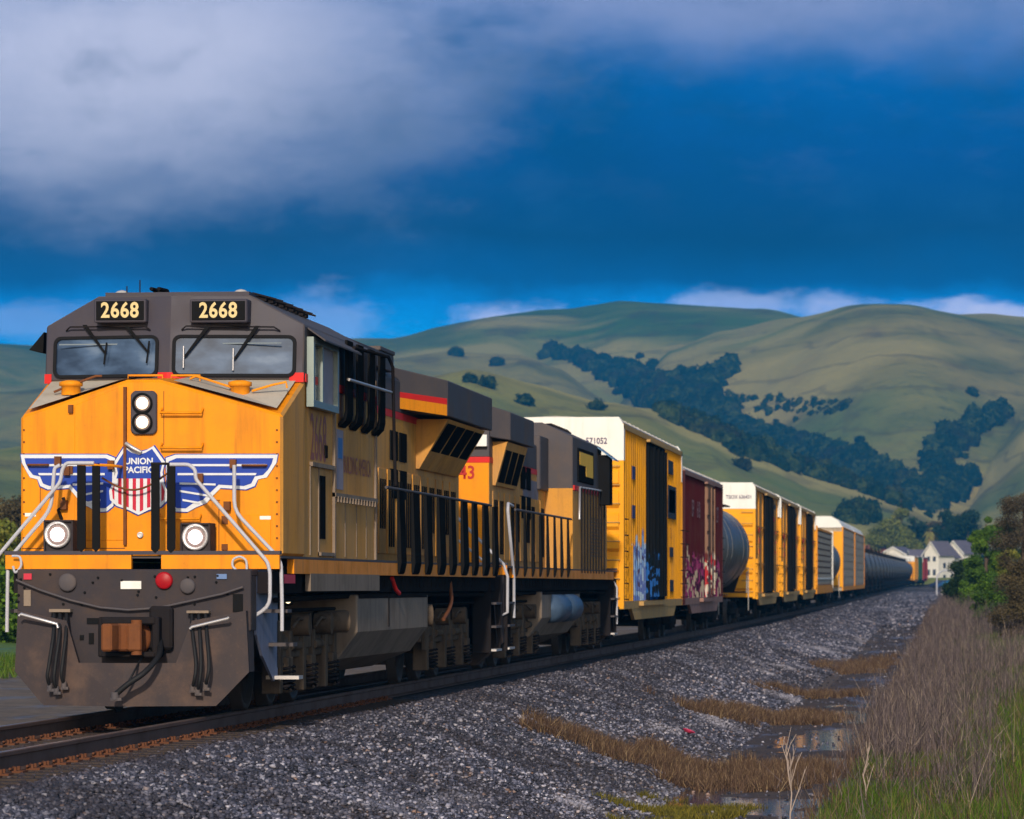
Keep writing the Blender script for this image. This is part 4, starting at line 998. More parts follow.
# --- first boxcar, with a blue tag
ms = graffiti_mat('tagged_yellow_side', (.66, .28, .012), [lin(92, 138, 190), lin(58, 98, 165), lin(130, 160, 190), lin(28, 44, 92)], .5, 2.55, 2.6, 8.2, (.26, .15, .06))
b1 = boxcar('boxcar', 'yellow ribbed boxcar with light blue graffiti, right behind the second locomotive', 18.5, 5.2, ms, M_boxe,
            graffiti_mat('tagged_black_door', (.008, .010, .013), [lin(20, 28, 36), lin(40, 90, 160), lin(24, 30, 40), lin(20, 25, 30)], .5, 2.2, 5.0, 9.4, (.018, .016, .014)), (6.6, 11.6), M_galv, band=True, ribs=.60, txt='571052', group='yellow boxcars in the train',
            sill=paint('sill_dust_yellow', (.50, .30, .10), .7, (.3, .24, .2), .6, .5))
place(b1, 43.7, 18.5)
Mlab = plain('label_white', (.55, .55, .55), .6); Mlb = plain('label_dark', (.02, .02, .03), .6); Mbl = plain('label_blue', (.03, .04, .16), .6)
def sq(parent, name, mat, L_):
    for (y0, y1, z0, z1, mt) in L_:
        m = MB(); m.box(1.602, 1.61, y0, y1, z0, z1); m.build(name, mt, parent)
sq(b1, 'side_marking', Mlb, [(2.3, 3.1, 3.9, 4.2, Mbl), (2.3, 3.1, 3.0, 3.3, Mbl), (13.4, 15.2, 4.35, 4.7, Mlb), (13.3, 16.2, 3.2, 4.05, Mlb), (13.9, 15.2, 2.2, 2.45, Mlb), (14.0, 15.3, 1.3, 1.6, Mlb)])
sq(b1, 'side_emblem', Mlab, [(13.7, 15.8, 3.35, 3.95, Mlab)])
text_obj('side_text', 'NEXT LOAD ANY ROAD'[:0] or '7  6  1', .4, Mlb, b1, (1.612, 14.6, 2.8), 'right', xs=1.2)

# --- maroon boxcar
mm = graffiti_mat('tagged_maroon_side', (.055, .010, .014), [lin(120, 48, 92), lin(48, 26, 48), lin(150, 140, 126), lin(90, 32, 66)], .5, 2.3, .5, 16.0, (.06, .035, .03))
b2 = boxcar('boxcar', 'dark maroon boxcar with pink and cream graffiti low on its side', 17.2, 4.75, mm, M_mar,
            graffiti_mat('tagged_tan_door', (.28, .16, .11), [lin(200, 190, 170), lin(170, 40, 50), lin(210, 200, 190), lin(90, 40, 40)], .5, 2.4, 7.5, 13.0, (.2, .13, .1)), (8.6, 11.6), M_galv, band=False, ribs=.55, doors=1, low_door=True, sill=paint('sill_pinkish', (.32, .18, .15), .7, (.15, .1, .08), .5, .4))
place(b2, 63.2, 17.2)
for k, (y, t) in enumerate(((3.2, 'SP'), (5.6, '618'), (14.4, '27'))): text_obj('side_text', t, .7, plain('faded_lettering', (.35, .25, .25), .6), b2, (1.612, y, 3.6), 'right', xs=1.3)

# --- tank cars
def tank_car(name, label, L, mat, group=None, r=1.46, zc=2.62, near=True):
    T = empty(name, label, 'tank car', group=group)
    prof = [(0.9, .02), (.93, .5), (1.02, .95), (1.2, 1.25), (1.42, 1.42), (1.62, r), (L - 1.62, r), (L - 1.42, 1.42), (L - 1.2, 1.25), (L - 1.02, .95), (L - .93, .5), (L - .9, .02)]
    m = MB(); m.lathe((0, 0, zc), (0, 1, 0), prof, 40 if near else 24); tk = m.build('tank', mat, T)
    m = MB()
    for y in ([3.0, 5.6, L - 5.6, L - 3.0] if near else [4.5, L - 4.5]):
        m.lathe((0, y, zc), (0, 1, 0), [(0, r + .001), (.0, r + .016), (.09, r + .016), (.09, r + .001)], 32, False)
    m.build('weld_bands', mat, tk)
    m = MB()
    for a, b_ in ((.1, 3.2), (L - 3.2, L - .1)):
        m.box(-.45, .45, a, b_, .8, 1.18); m.box(-1.35, 1.35, a, a + .9 if a < 1 else b_, 1.14, 1.2) if a < 1 else m.box(-1.35, 1.35, b_ - .9, b_, 1.14, 1.2)
        yc = 2.5 if a < 1 else L - 2.5
        m.prism([(-1.25, yc - .2, 1.9), (-1.0, yc - .2, 1.15), (1.0, yc - .2, 1.15), (1.25, yc - .2, 1.9), (.7, yc - .2, 1.35), (0, yc - .2, 1.22), (-.7, yc - .2, 1.35)], (0, .4, 0))
    m.build('stub_sill', M_dark, T)
    m = MB(); yc = L / 2
    m.cyl((0, yc, zc + r - .08), (0, yc, zc + r + .36), .5, 18); m.cyl((0, yc, zc + r + .36), (0, yc, zc + r + .41), .54, 18)
    m.cyl((0, yc + 1.2, zc + r - .05), (0, yc + 1.2, zc + r + .22), .27, 14); dm = m.build('dome', M_dark, T)
    m = MB()
    for s in (-1, 1):
        m.box(s * .5, s * 1.15, yc - 1.3, yc + 1.7, zc + r - .10, zc + r - .06)
        if not near: m.tube([(s * 1.1, yc - 1.3, zc + r - .08), (s * 1.1, yc - 1.3, zc + r + .42), (s * 1.1, yc + 1.7, zc + r + .42), (s * 1.1, yc + 1.7, zc + r - .08)], .025, 5); m.tube([(s * 1.1, yc - 1.3, zc + r + .2), (s * 1.1, yc + 1.7, zc + r + .2)], .02, 4); m.tube([(s * 1.1, yc + .2, zc + r - .08), (s * 1.1, yc + .2, zc + r + .42)], .02, 4)
    m.build('top_platform', M_dark, T)
    m = MB()
    for s in (-1, 1):
        for k in range(10): z = 1.2 + k * .3; x = s * (max(math.sqrt(max(r * r - (z - zc) ** 2, 0)), .9) + .12) if z > zc else s * (r + .12); m.tube([(x, yc - .2, z), (x, yc + .2, z)], .015, 4)
        m.tube([(s * (r + .12), yc - .2, 1.1), (s * (r + .12), yc - .2, zc), (s * 1.2, yc - .2, zc + r)], .02, 4); m.tube([(s * (r + .12), yc + .2, 1.1), (s * (r + .12), yc + .2, zc), (s * 1.2, yc + .2, zc + r)], .02, 4)
    if not near: m.build('ladder', M_dark, T)
    m = MB()
    for e, d in ((0, 1), (L, -1)):
        for s in (-1, 1): m.tube([(s * 1.4, e + d * .12, .5), (s * 1.4, e + d * .12, 2.05), (s * .2, e + d * .12, 2.05)], .02, 5); m.tube([(s * 1.4, e + d * .12, 1.9), (s * 1.4, e + d * 1.2, 1.9), (s * 1.4, e + d * 1.2, 1.15)], .02, 5)
    m.build('end_rails', M_galv if near else M_dark, T)
    for e, d in ((0, -1), (L, 1)): coupler(T, e - d * .1, d, M_dark)
    car_truck(T, 2.5); car_truck(T, L - 2.5)
    return T
t1 = tank_car('tank_car', 'grey silvery tank car between the maroon boxcar and the tall yellow boxcars', 18.0, M_tanks, r=1.53, zc=2.72); place(t1, 81.5, 18.0)

# --- three tall yellow boxcars
def tall_yellow(label, y, first=False):
    T = boxcar('boxcar', label, 19.6, 5.2, M_boxy, M_boxe, M_blackg if False else paint('door_black', (.010, .012, .015), .6, (.03, .024, .018), .4, .3, spec=0), (7.2, 12.6), M_galv, band=True, ribs=3.0, doors=1, nrib_end=5, txt='TBOX 636431', group='yellow boxcars in the train', panels=True,
               sill=paint('sill_dust_yellow', (.50, .30, .10)))
    sq(T, 'side_marking', Mlb, [(2.6, 3.5, 3.4, 3.6, M_red), (2.6, 3.5, 3.0, 3.2, M_red), (2.6, 3.5, 2.6, 2.8, M_red), (14.4, 16.0, 4.5, 4.7, Mlb), (14.6, 15.3, 4.0, 4.15, M_red), (15.9, 16.6, 3.5, 3.6, M_red), (15.9, 16.6, 3.1, 3.2, M_red), (15.9, 16.6, 2.7, 2.8, M_red)])
    m = MB()
    for z in (3.6, 2.2): m.box(1.57, 1.605, .2, 7.0, z, z + .05); m.box(1.57, 1.605, 12.8, 19.3, z, z + .05)
    m.build('side_seams', M_boxy, T)
    m = MB(); m.box(1.6, 1.68, .35, .75, .9, 2.4); m.build('bright_step_plate', M_boxe, T)
    place(T, y, 19.6); return T
tall_yellow('tall yellow boxcar with a white end band, directly behind the grey tank car', 100.4)
tall_yellow('middle one of three tall yellow boxcars with black doors', 121.4)
tall_yellow('tall yellow boxcar with black door, in front of the brown slatted car', 142.4)

# --- brown slatted car
def slat_car():
    L = 26.5; T = empty('bulkhead_car', 'low brown car with horizontal slatted side, behind the yellow boxcars', 'freight car')
    m = MB(); m.box(-1.5, 1.5, .1, L - .1, 1.1, 4.35); m.build('body', M_gravel_b, T)
    m = MB()
    for s in (-1, 1):
        for k in range(9): m.box(s * 1.5, s * 1.56, .2, L - .2, 1.35 + k * .33, 1.58 + k * .33)
    m.build('side_slats', M_slat, T)
    m = MB()
    for s in (-1, 1):
        m.box(s * 1.5, s * 1.62, L - .55, L - .05, 1.1, 4.5); m.box(s * 1.5, s * 1.585, .1, L - .6, 1.62, 1.72)
    m.box(-1.62, 1.62, L - .05, L, 1.1, 4.5); m.build('end_post', M_white, T)
    m = MB(); m.box(-1.62, 1.62, 0, .12, 1.1, 4.5)
    for s in (-1, 1): m.box(s * 1.5, s * 1.6, 0, L, .85, 1.3); m.box(s * 1.5, s * 1.58, 0, L, 4.3, 4.42)
    m.build('frame', M_orange, T); m = MB(); m.box(-.4, .4, .2, L - .2, .7, 1.1); m.build('underframe', M_dark, T)
    car_truck(T, 2.4); car_truck(T, L - 2.4)
    for e, d in ((0, -1), (L, 1)): coupler(T, e - d * .1, d, M_dark)
    place(T, 164.0, L)
slat_car()
t2 = copy_tree(t1); tag(t2, 'grey tank car just in front of the white-roofed autorack', 'tank car'); place(t2, 191.6, 18.0)

# --- autoracks
def autorack(label):
    L = 29.2; T = empty('autorack', label, 'autorack', group='autoracks with grey slatted sides')
    hw, zb, zt = 1.58, .85, 5.75
    sec = [(-hw, zb), (hw, zb), (hw, 5.0), (hw - .28, 5.45), (.8, zt), (-.8, zt), (-hw + .28, 5.45), (-hw, 5.0)]
    m = MB(); m.prism([(x * .97, .1, z if z > 1 else z) for x, z in sec[:3]] + [(-hw * .97, .1, 5.0)], (0, L - .2, 0)); m.build('body', M_slat, T)
    m = MB(); m.prism([(x, 0, z) for x, z in sec[2:]], (0, L, 0)); m.build('roof', M_white, T)
    m = MB(); sl_ = MB()
    npan = 8; w = (L - 1.2) / npan
    for s in (-1, 1):
        for k in range(npan):
            y0 = .6 + k * w
            for j in range(7): sl_.box(s * hw * .97, s * (hw - .005), y0 + .06, y0 + w - .06, 1.25 + j * .53, 1.72 + j * .53)
        m.box(s * (hw - .06), s * (hw + .02), 0, .55, zb, 5.05); m.box(s * (hw - .06), s * (hw + .02), L - .55, L, zb, 5.05)
        m.box(s * (hw - .06), s * (hw + .015), 0, L, zb, 1.12); m.box(s * (hw - .06), s * (hw + .01), 0, L, 4.98, 5.06)
    sl_.build('side_panels', M_slat, T); m.build('frame', M_orange, T)
    for e, d in ((0, -1), (L, 1)):
        m = MB(); m.box(-hw + .02, hw - .02, e + d * .02, e - d * .06, 1.1, 4.75); m.build('end_door', M_boxe, T); coupler(T, e - d * .1, d, M_dark)
    m = MB(); m.box(-.4, .4, .2, L - .2, .6, .9); m.build('underframe', M_dark, T)
    car_truck(T, 3.0); car_truck(T, L - 3.0)
    return T
ar = autorack('autorack with white roof and orange corner post, the nearer of two'); place(ar, 211.4, 29.2)
ar2 = copy_tree(ar); tag(ar2, 'second autorack with grey side panels, in front of the black tank cars'); place(ar2, 241.6, 29.2)

# --- long string of black tank cars
tb = tank_car('tank_car', 'first black tank car of the long string, touching the autorack', 17.4, M_tankb, 'long string of black tank cars', near=False)
NTK = 18
for k in range(NTK):
    o = tb if k == 0 else copy_tree(tb)
    if 0 < k < NTK - 1: o['label'] = ['second', 'third', 'fourth', 'fifth', 'sixth', 'seventh', 'eighth', 'ninth', 'tenth', 'eleventh', 'twelfth', 'thirteenth', 'fourteenth', 'fifteenth', 'sixteenth', 'seventeenth'][k - 1] + ' black tank car counted back from the autorack'
    if k == NTK - 1: o['label'] = 'last black tank car, coupled in front of the far yellow boxcar'
    place(o, 272.2 + 18.3 * k, 17.4)

def plain_box(label, y, c, sc_, ec, band):
    T = boxcar('boxcar', label, 17.6, 5.0, paint('far_%s_side' % c, sc_, .6), paint('far_%s_end' % c, ec, .6), paint('far_%s_door' % c, tuple(q * .6 for q in sc_), .6), (7, 10), M_galv, band=band, ribs=1.2, doors=1)
    place(T, y, 17.6)
plain_box('small far yellow boxcar at the end of the black tank cars', 603.5, 'yellow', (.6, .27, .03), (.85, .36, .02), True)
plain_box('far dark green boxcar behind the far yellow boxcar', 623.0, 'green', (.02, .11, .06), (.03, .12, .07), False)
plain_box('far red boxcar, last car before the houses', 642.5, 'red', (.30, .03, .035), (.45, .07, .06), True)
# ------------------------------------------------------------------ ground
def sst(x, a, b):
    t = min(max((x - a) / (b - a), 0), 1); return t * t * (3 - 2 * t)
def ditch(y): return .98 * (1 - sst(y, 40, 240)) + .36
def toe(y): return 5.3 + .35 * noise.noise(Vector((3, y * .11, 0))) + .5 * sst(y, 30, 120)
def ground_z(lx, y):
    base = rz(y)
    x = lx
    d = ditch(y); n = noise.noise(Vector((lx * .35, y * .2, 3.1))) * .10 + noise.noise(Vector((lx * 1.1, y * .6, 9))) * .05
    if x >= 0:
        bank = -.82 + 1.05 * sst(y, 40, 200)
        z = -d if x < 7.7 else -d + (bank + d) * sst(x, 7.7, 12.5)
        z += n * (.45 if x < 7.7 else 1.6) 
        if x > 14: z += .3 * noise.noise(Vector((lx * .05, y * .03, 0)))
    else:
        z = -.62 + n * .6
        z += .5 * sst(-x, 8, 30)
    return base + z
def bed_z(lx, y):       # ballast shoulder and slope
    base = rz(y); d = ditch(y)
    a = abs(lx)
    prof = [(0, -.215), (1.35, -.215), (1.75, -.23), (2.3, -.33), (toe(y), -d - .02), (7.2, -d - .35)] if lx > 0 else [(0, -.215), (1.5, -.22), (2.2, -.32), (4.2, -.85)]
    for (x0, z0), (x1, z1) in zip(prof, prof[1:]):
        if a <= x1:
            t = (a - x0) / (x1 - x0); z = z0 + (z1 - z0) * t
            w = sst(a, 1.9, 2.6)
            return base + z + w * (.07 * noise.noise(Vector((lx * .5, y * .16, 1.7))) + .05 * noise.noise(Vector((lx * 1.5, y * .8, 4))))
    return base + prof[-1][1] - .1

def grid_obj(name, xs, ys, fz, mat, curve=True, smooth=True):
    vs = [(x + (track_x(y) if curve else 0), y, fz(x, y)) for y in ys for x in xs]; nx = len(xs)
    fs = [(j * nx + i, j * nx + i + 1, (j + 1) * nx + i + 1, (j + 1) * nx + i) for j in range(len(ys) - 1) for i in range(nx - 1)]
    me = bpy.data.meshes.new(name); me.from_pydata(vs, [], fs); me.materials.append(mat)
    if smooth: me.polygons.foreach_set('use_smooth', [True] * len(fs))
    o = bpy.data.objects.new(name, me); col.objects.link(o); tag(o, kind='structure'); return o
def steps(segs):
    out = []
    for a, b, s in segs:
        n = max(1, int(round((b - a) / s))); out += [a + (b - a) * k / n for k in range(n)]
    out.append(segs[-1][1]); return out

# ground material: dirt, mud and grass by noise and place
def ground_mat():
    m, N, b = new_mat('ground_soil'); P = worldco(N); x, y, z = N.sep(P)
    n1 = N.noise(P, .35, 5, .6); n2 = N.noise(P, 2.2, 6, .65); n3 = N.noise(P, 14, 5, .7); nl = N.noise(N.scale(P, (.5, .12, 1)), 1.6, 5, .6)
    dirt = N.mix(N.ss(n2, .35, .7), lin(74, 58, 54) + (1,), lin(44, 34, 38) + (1,)); dirt = N.mix(N.m('MULTIPLY', N.ss(n3, .5, .75), .4), dirt, lin(104, 92, 92) + (1,)); dirt = N.mix(N.m('MULTIPLY', N.ss(nl, .52, .66), .6), dirt, lin(110, 104, 118) + (1,))
    grass = N.mix(N.ss(n3, .3, .7), lin(46, 66, 18) + (1,), lin(28, 38, 14) + (1,)); straw = N.mix(N.ss(n3, .3, .7), lin(64, 50, 42) + (1,), lin(38, 30, 28) + (1,))
    veg = N.mix(N.ss(n1, .40, .58), straw, grass)
    fr = N.ss(N.m('ADD', x, N.m('MULTIPLY', N.m('SUBTRACT', n1, .5), 3.0)), 7.3, 8.4)
    c = N.mix(fr, dirt, veg)
    left = N.ss(x, -3.2, -4.5); tan = N.mix(N.ss(n2, .35, .7), lin(112, 96, 82) + (1,), lin(78, 66, 58) + (1,))
    tan = N.mix(N.ss(N.m('ADD', x, N.m('MULTIPLY', n1, 4)), -11.5, -13.5), tan, lin(78, 104, 36) + (1,))
    c = N.mix(left, c, tan); N.put(b.inputs['Base Color'], c)
    wet = N.m('MULTIPLY', N.m('SUBTRACT', 1, fr), N.ss(nl, .5, .62)); 
    N.put(b.inputs['Roughness'], N.m('SUBTRACT', .92, N.m('MULTIPLY', wet, .45)))
    bn = N.node('ShaderNodeBump', i_Strength=.6, i_Distance=.06, i_Height=N.m('ADD', n3, n2)); N.l.new(bn.outputs[0], b.inputs['Normal'])
    return m
xs = [-3500, -2500, -900, -350, -150, -80] + steps([(-50, -10, 4), (-10, 4, 1.0), (4, 14, .35), (14, 30, 1.2)]) + [40, 60, 100, 200, 400, 900, 2500, 3500]
ys = [-80, -60] + steps([(-35, 60, .8), (60, 260, 3), (260, 760, 12)]) + [900, 1000, 1200, 2000, 3000, 4000]
def gz2(x, y):
    z = ground_z(x, y)
    if y > 1000: z = rz(1000) - .5
    return z
grid_obj('ground', xs, ys, gz2, ground_mat(), curve=False)

def ballast_mat(sc_=14.0, name='ballast'):
    m, N, b = new_mat(name); P = worldco(N)
    v = N.node('ShaderNodeTexVoronoi', i_Scale=sc_); N.l.new(P, v.inputs['Vector'])
    d = v.outputs['Distance']; c = N.sep(v.outputs['Color'])[0]
    stone = N.ramp(c, [(0, lin(28, 28, 40)), (.4, lin(50, 50, 64)), (.75, lin(84, 82, 96)), (.92, lin(140, 136, 142)), (1, lin(110, 84, 70))])
    v2 = N.node('ShaderNodeTexVoronoi', i_Scale=2.6); N.l.new(P, v2.inputs['Vector']); stone = N.mix(N.m('MULTIPLY', N.ss(N.sep(v2.outputs['Color'])[1], .55, .9), .45), stone, lin(128, 120, 128) + (1,)); stone = N.mix(N.m('MULTIPLY', N.ss(N.sep(v2.outputs['Color'])[0], .6, .9), .45), stone, lin(40, 32, 34) + (1,))
    big = N.noise(P, .35, 4, .6)
    stone = N.mix(N.m('MULTIPLY', N.ss(big, .42, .62), .55), stone, lin(46, 38, 44) + (1,))
    stone = N.mix(N.m('MULTIPLY', N.ss(N.noise(N.scale(P, (.6, .16, 1)), 1.0, 6, .65), .48, .62), .7), stone, lin(84, 62, 50) + (1,)); stone = N.mix(N.ss(d, .35, .9), stone, lin(24, 22, 30) + (1,))
    xx, yy, zz = N.sep(P); ds = N.m('MULTIPLY', N.ss(xx, 2.6, 5.0), N.ss(N.noise(N.scale(P, (.9, .09, 1), (3, 3, 3)), 1.0, 6, .65), .44, .58)); stone = N.mix(N.m('MULTIPLY', ds, .75), stone, lin(98, 80, 68) + (1,))
    N.put(b.inputs['Base Color'], stone); b.inputs['Roughness'].default_value = .85
    bn = N.node('ShaderNodeBump', i_Strength=1.0, i_Distance=.05, i_Height=N.m('SUBTRACT', 1, d)); N.l.new(bn.outputs[0], b.inputs['Normal'])
    return m
M_bal = ballast_mat()
grid_obj('ballast_bed', steps([(-4.2, 1.5, .5), (1.5, 7.2, .2)]), steps([(-42, 60, .7), (60, 260, 3), (260, 1000, 10)]), bed_z, M_bal)

# loose stones over the near slope: one uncountable mass
def stones_obj():
    n = 230000
    # denser near the camera
    y = -16 + 260 * rng.random(n) ** 2.0; lx = 1.36 + 3.95 * rng.random(n); far_ = rng.random(n) < .015; lx[far_] = 5.2 + 2.2 * rng.random(far_.sum())
    inner = rng.random(n) < .10; lx[inner] = -1.35 + 2.7 * rng.random(inner.sum()) ; y[inner] = -12 + 20 * rng.random(inner.sum())
    nf_ = 26000; y[:nf_] = 150 + 300 * rng.random(nf_); lx[:nf_] = 1.4 + 5.6 * rng.random(nf_)
    s = (.013 + .030 * rng.random(n) ** 1.8) * (1 + .35 * (y > 40) + .5 * (y > 80) + .8 * (y > 140) + 1.6 * (y > 220)); s[inner] *= .8
    # light scatter over the mud at the toe
    z = np.array([max(bed_z(float(a), float(b)), ground_z(float(a), float(b)) if a > 4 else -9) for a, b in zip(lx, y)])
    base = np.array([[1, 0, 0], [-1, 0, 0], [0, 1, 0], [0, -1, 0], [0, 0, .8], [0, 0, -.6]], float)
    fc = np.array([[0, 2, 4], [2, 1, 4], [1, 3, 4], [3, 0, 4], [2, 0, 5], [1, 2, 5], [3, 1, 5], [0, 3, 5]])
    V = base[None] * (1 + .5 * (rng.random((n, 6, 3)) - .5)); V += .35 * (rng.random((n, 6, 3)) - .5)
    a = rng.random(n) * 6.283; ca, sa = np.cos(a), np.sin(a); b = (rng.random(n) - .5) * 2.0; cb, sb = np.cos(b), np.sin(b)
    X = V[:, :, 0] * ca[:, None] - V[:, :, 1] * sa[:, None]; Y = V[:, :, 0] * sa[:, None] + V[:, :, 1] * ca[:, None]; Z = V[:, :, 2]
    X, Z = X * cb[:, None] - Z * sb[:, None], X * sb[:, None] + Z * cb[:, None]
    V = np.stack([X * s[:, None] + lx[:, None], Y * s[:, None] + y[:, None], Z * s[:, None] * .85 + (z + s * .35)[:, None]], -1).reshape(-1, 3)
    Fc = (fc[None] + (np.arange(n) * 6)[:, None, None]).reshape(-1)
    me = bpy.data.meshes.new('ballast_stones'); me.vertices.add(len(V)); me.vertices.foreach_set('co', V.ravel().astype(np.float32))
    me.loops.add(len(Fc)); me.loops.foreach_set('vertex_index', Fc.astype(np.int32)); nf = n * 8
    me.polygons.add(nf); me.polygons.foreach_set('loop_start', (np.arange(nf) * 3).astype(np.int32)); me.update(calc_edges=True)
    at_ = me.attributes.new('tone', 'FLOAT', 'POINT'); at_.data.foreach_set('value', np.repeat(rng.random(n), 6).astype(np.float32))
    m, N, b_ = new_mat('loose_stone'); a_ = N.node('ShaderNodeAttribute', attribute_name='tone').outputs['Fac']
    c = N.ramp(a_, [(0, lin(32, 33, 46)), (.35, lin(56, 58, 74)), (.68, lin(92, 93, 112)), (.88, lin(140, 138, 154)), (.96, lin(192, 188, 200)), (1, lin(140, 106, 84))])
    P = worldco(N); xx, yy, zz = N.sep(P)
    big = N.noise(P, .35, 4, .6); c = N.mix(N.m('MULTIPLY', N.ss(big, .42, .6), .6), c, lin(36, 30, 38) + (1,)); c = N.mix(N.m('MULTIPLY', N.m('SUBTRACT', 1, N.ss(xx, 1.6, 3.4)), .35), c, lin(34, 28, 34) + (1,)); pat = N.m('MULTIPLY', N.ss(N.noise(N.scale(P, (.5, .22, 1), (4, 2, 0)), 1.0, 4, .6), .54, .68), N.ss(xx, 3.0, 4.2)); c = N.mix(N.m('MULTIPLY', pat, .6), c, lin(168, 164, 176) + (1,))
    # oily dark and rust close to the rails
    c = N.mix(N.m('MULTIPLY', N.m('SUBTRACT', 1, N.ss(xx, .9, 1.7)), .75), c, lin(52, 32, 26) + (1,))
    N.put(b_.inputs['Base Color'], c); b_.inputs['Roughness'].default_value = .8
    me.materials.append(m); o = bpy.data.objects.new('ballast_stones', me); col.objects.link(o)
    tag(o, 'loose grey ballast stones covering the slope beside the rails', 'gravel', kind='stuff')
stones_obj()

# ------------------------------------------------------------------ the track
T = empty('railway_track', 'rusty railway track the train stands on', 'track')
M_railm = paint('rail_rust', (.11, .065, .05), .6, (.05, .03, .025), .5, .3, bump=.1); M_railtop = plain('rail_polish', (.20, .16, .14), .32, .8)
def rail(x):
    prof = [(-.075, -.185), (.075, -.185), (.075, -.172), (.012, -.155), (.010, -.05), (.036, -.038), (.036, -.008), (.028, 0), (-.028, 0), (-.036, -.008), (-.036, -.038), (-.010, -.05), (-.012, -.155), (-.075, -.172)]
    ys_ = [-42, -20, 0, 30, 60] + steps([(80, 1000, 15)]); m = MB()
    rings = [[(x + a + track_x(y), y, rz(y) + b) for a, b in prof] for y in ys_]; m.loft(rings)
    n = len(prof); 
    for k in range(len(ys_) - 1): m.m[k * n + 7] = 1
    return m.build('rail', [M_railm, M_railtop], T)
rail(-.755); rail(.755)
M_wood = paint('tarred_timber', (.05, .036, .03), .85, (.12, .09, .075), .6, .3, dscale=3, bump=.4)
m = MB(); m.box(-1.3, 1.3, -.115, .115, -.36, -.188); s0 = m.build('sleeper', M_wood, T, bevel=.01)
m = MB(); plate = paint('tie_plate_rust', (.13, .05, .025), .8, (.06, .035, .025), .5, .2, dscale=8)
for s in (-1, 1):
    m.box(s * .755 - .19, s * .755 + .19, -.1, .1, -.188, -.170)
    for q in (-.115, .115):
        for w in (-.06, .06): m.box(s * .755 + q - .012, s * .755 + q + .012, w - .015, w + .015, -.17, -.135)
    for q in (-1, 1): m.tube([(s * .755 + q * .085, -.14, -.15), (s * .755 + q * .075, -.08, -.165), (s * .755 + q * .085, 0, -.14), (s * .755 + q * .075, .08, -.165)], .012, 5)
m.build('tie_plates', plate, s0)
s0.location = (0, -18.0, 0)
for k in range(1, 60):
    o = copy_tree(s0, T); o.location = (random.uniform(-.02, .02), -18.0 + k * .52, 0); o.rotation_euler = (0, 0, random.uniform(-.012, .012))
# puddles in the ditch
def puddle(cx, cy, a, b, seed, label):
    random.seed(seed); pts = []
    for k in range(40):
        t = 2 * math.pi * k / 40; r = 1 + .28 * noise.noise(Vector((math.cos(t) * 1.7, math.sin(t) * 1.7, seed))) + .12 * math.sin(5 * t + seed); pts.append((cx + a * r * math.cos(t), cy + b * r * math.sin(t), 0))
    z = rz(cy) - ditch(cy) + .004
    me = bpy.data.meshes.new('puddle'); me.from_pydata([(x, y, z) for x, y, _ in pts], [], [tuple(range(40))])
    if 'water' not in MAT:
        mt, N, b_ = new_mat('water'); b_.inputs['Base Color'].default_value = (.035, .03, .035, 1); b_.inputs['Roughness'].default_value = .09; b_.inputs['Specular IOR Level'].default_value = .9
        bn = N.node('ShaderNodeBump', i_Strength=.08, i_Distance=.02, i_Height=N.noise(worldco(N), 9, 2)); N.l.new(bn.outputs[0], b_.inputs['Normal'])
    me.materials.append(MAT['water']); o = bpy.data.objects.new('puddle', me); col.objects.link(o); tag(o, label, 'puddle', kind='structure')
for q in ((6.4, 9.0, 1.5, 5.5, 1, 'broad shallow puddle at the foot of the ballast slope'), (6.7, 27, 1.0, 5.6, 2, 'narrow puddle in the muddy ditch'), (6.8, 43, .9, 6.0, 3, 'far thin puddle in the ditch'), (6.9, 18, .8, 2.6, 4, 'small puddle beside the dead brush')): puddle(*q)

# ------------------------------------------------------------------ hills
def interp(L, x):
    if x <= L[0][0]: return L[0][1]
    for (a, b), (c, d) in zip(L, L[1:]):
        if x <= c: t = (x - a) / (c - a); t = t * t * (3 - 2 * t) * .35 + t * .65; return b + (d - b) * t
    return L[-1][1]
RIDGES = [  # crest by bearing (degrees expressed as photo columns), distance, reach in front, reach behind
    ([(-700, 400), (-400, 372), (0, 350), (200, 354), (390, 346), (440, 334), (500, 322), (560, 311), (620, 305), (690, 311), (760, 316), (830, 334), (900, 360), (1100, 420), (1500, 450)], 3400, 1500, 1200),
    ([(-400, 586), (500, 560), (580, 470), (630, 395), (670, 356), (720, 336), (790, 322), (850, 314), (905, 313), (960, 318), (1024, 322), (1200, 330), (1700, 370)], 2800, 1350, 1300),
    ([(-700, 420), (0, 395), (300, 368), (450, 352), (520, 356), (560, 370), (600, 398), (640, 430), (680, 475), (740, 540), (1000, 590), (1500, 600)], 2600, 900, 800),
    ([(-700, 470), (100, 450), (340, 415), (420, 396), (470, 388), (540, 397), (600, 412), (650, 417), (700, 431), (760, 452), (830, 475), (900, 503), (950, 528), (1000, 562), (1500, 600)], 1550, 800, 700),
    ([(-400, 600), (860, 600), (920, 545), (960, 500), (990, 460), (1024, 425), (1100, 385), (1300, 350), (1700, 380)], 2050, 900, 800)]
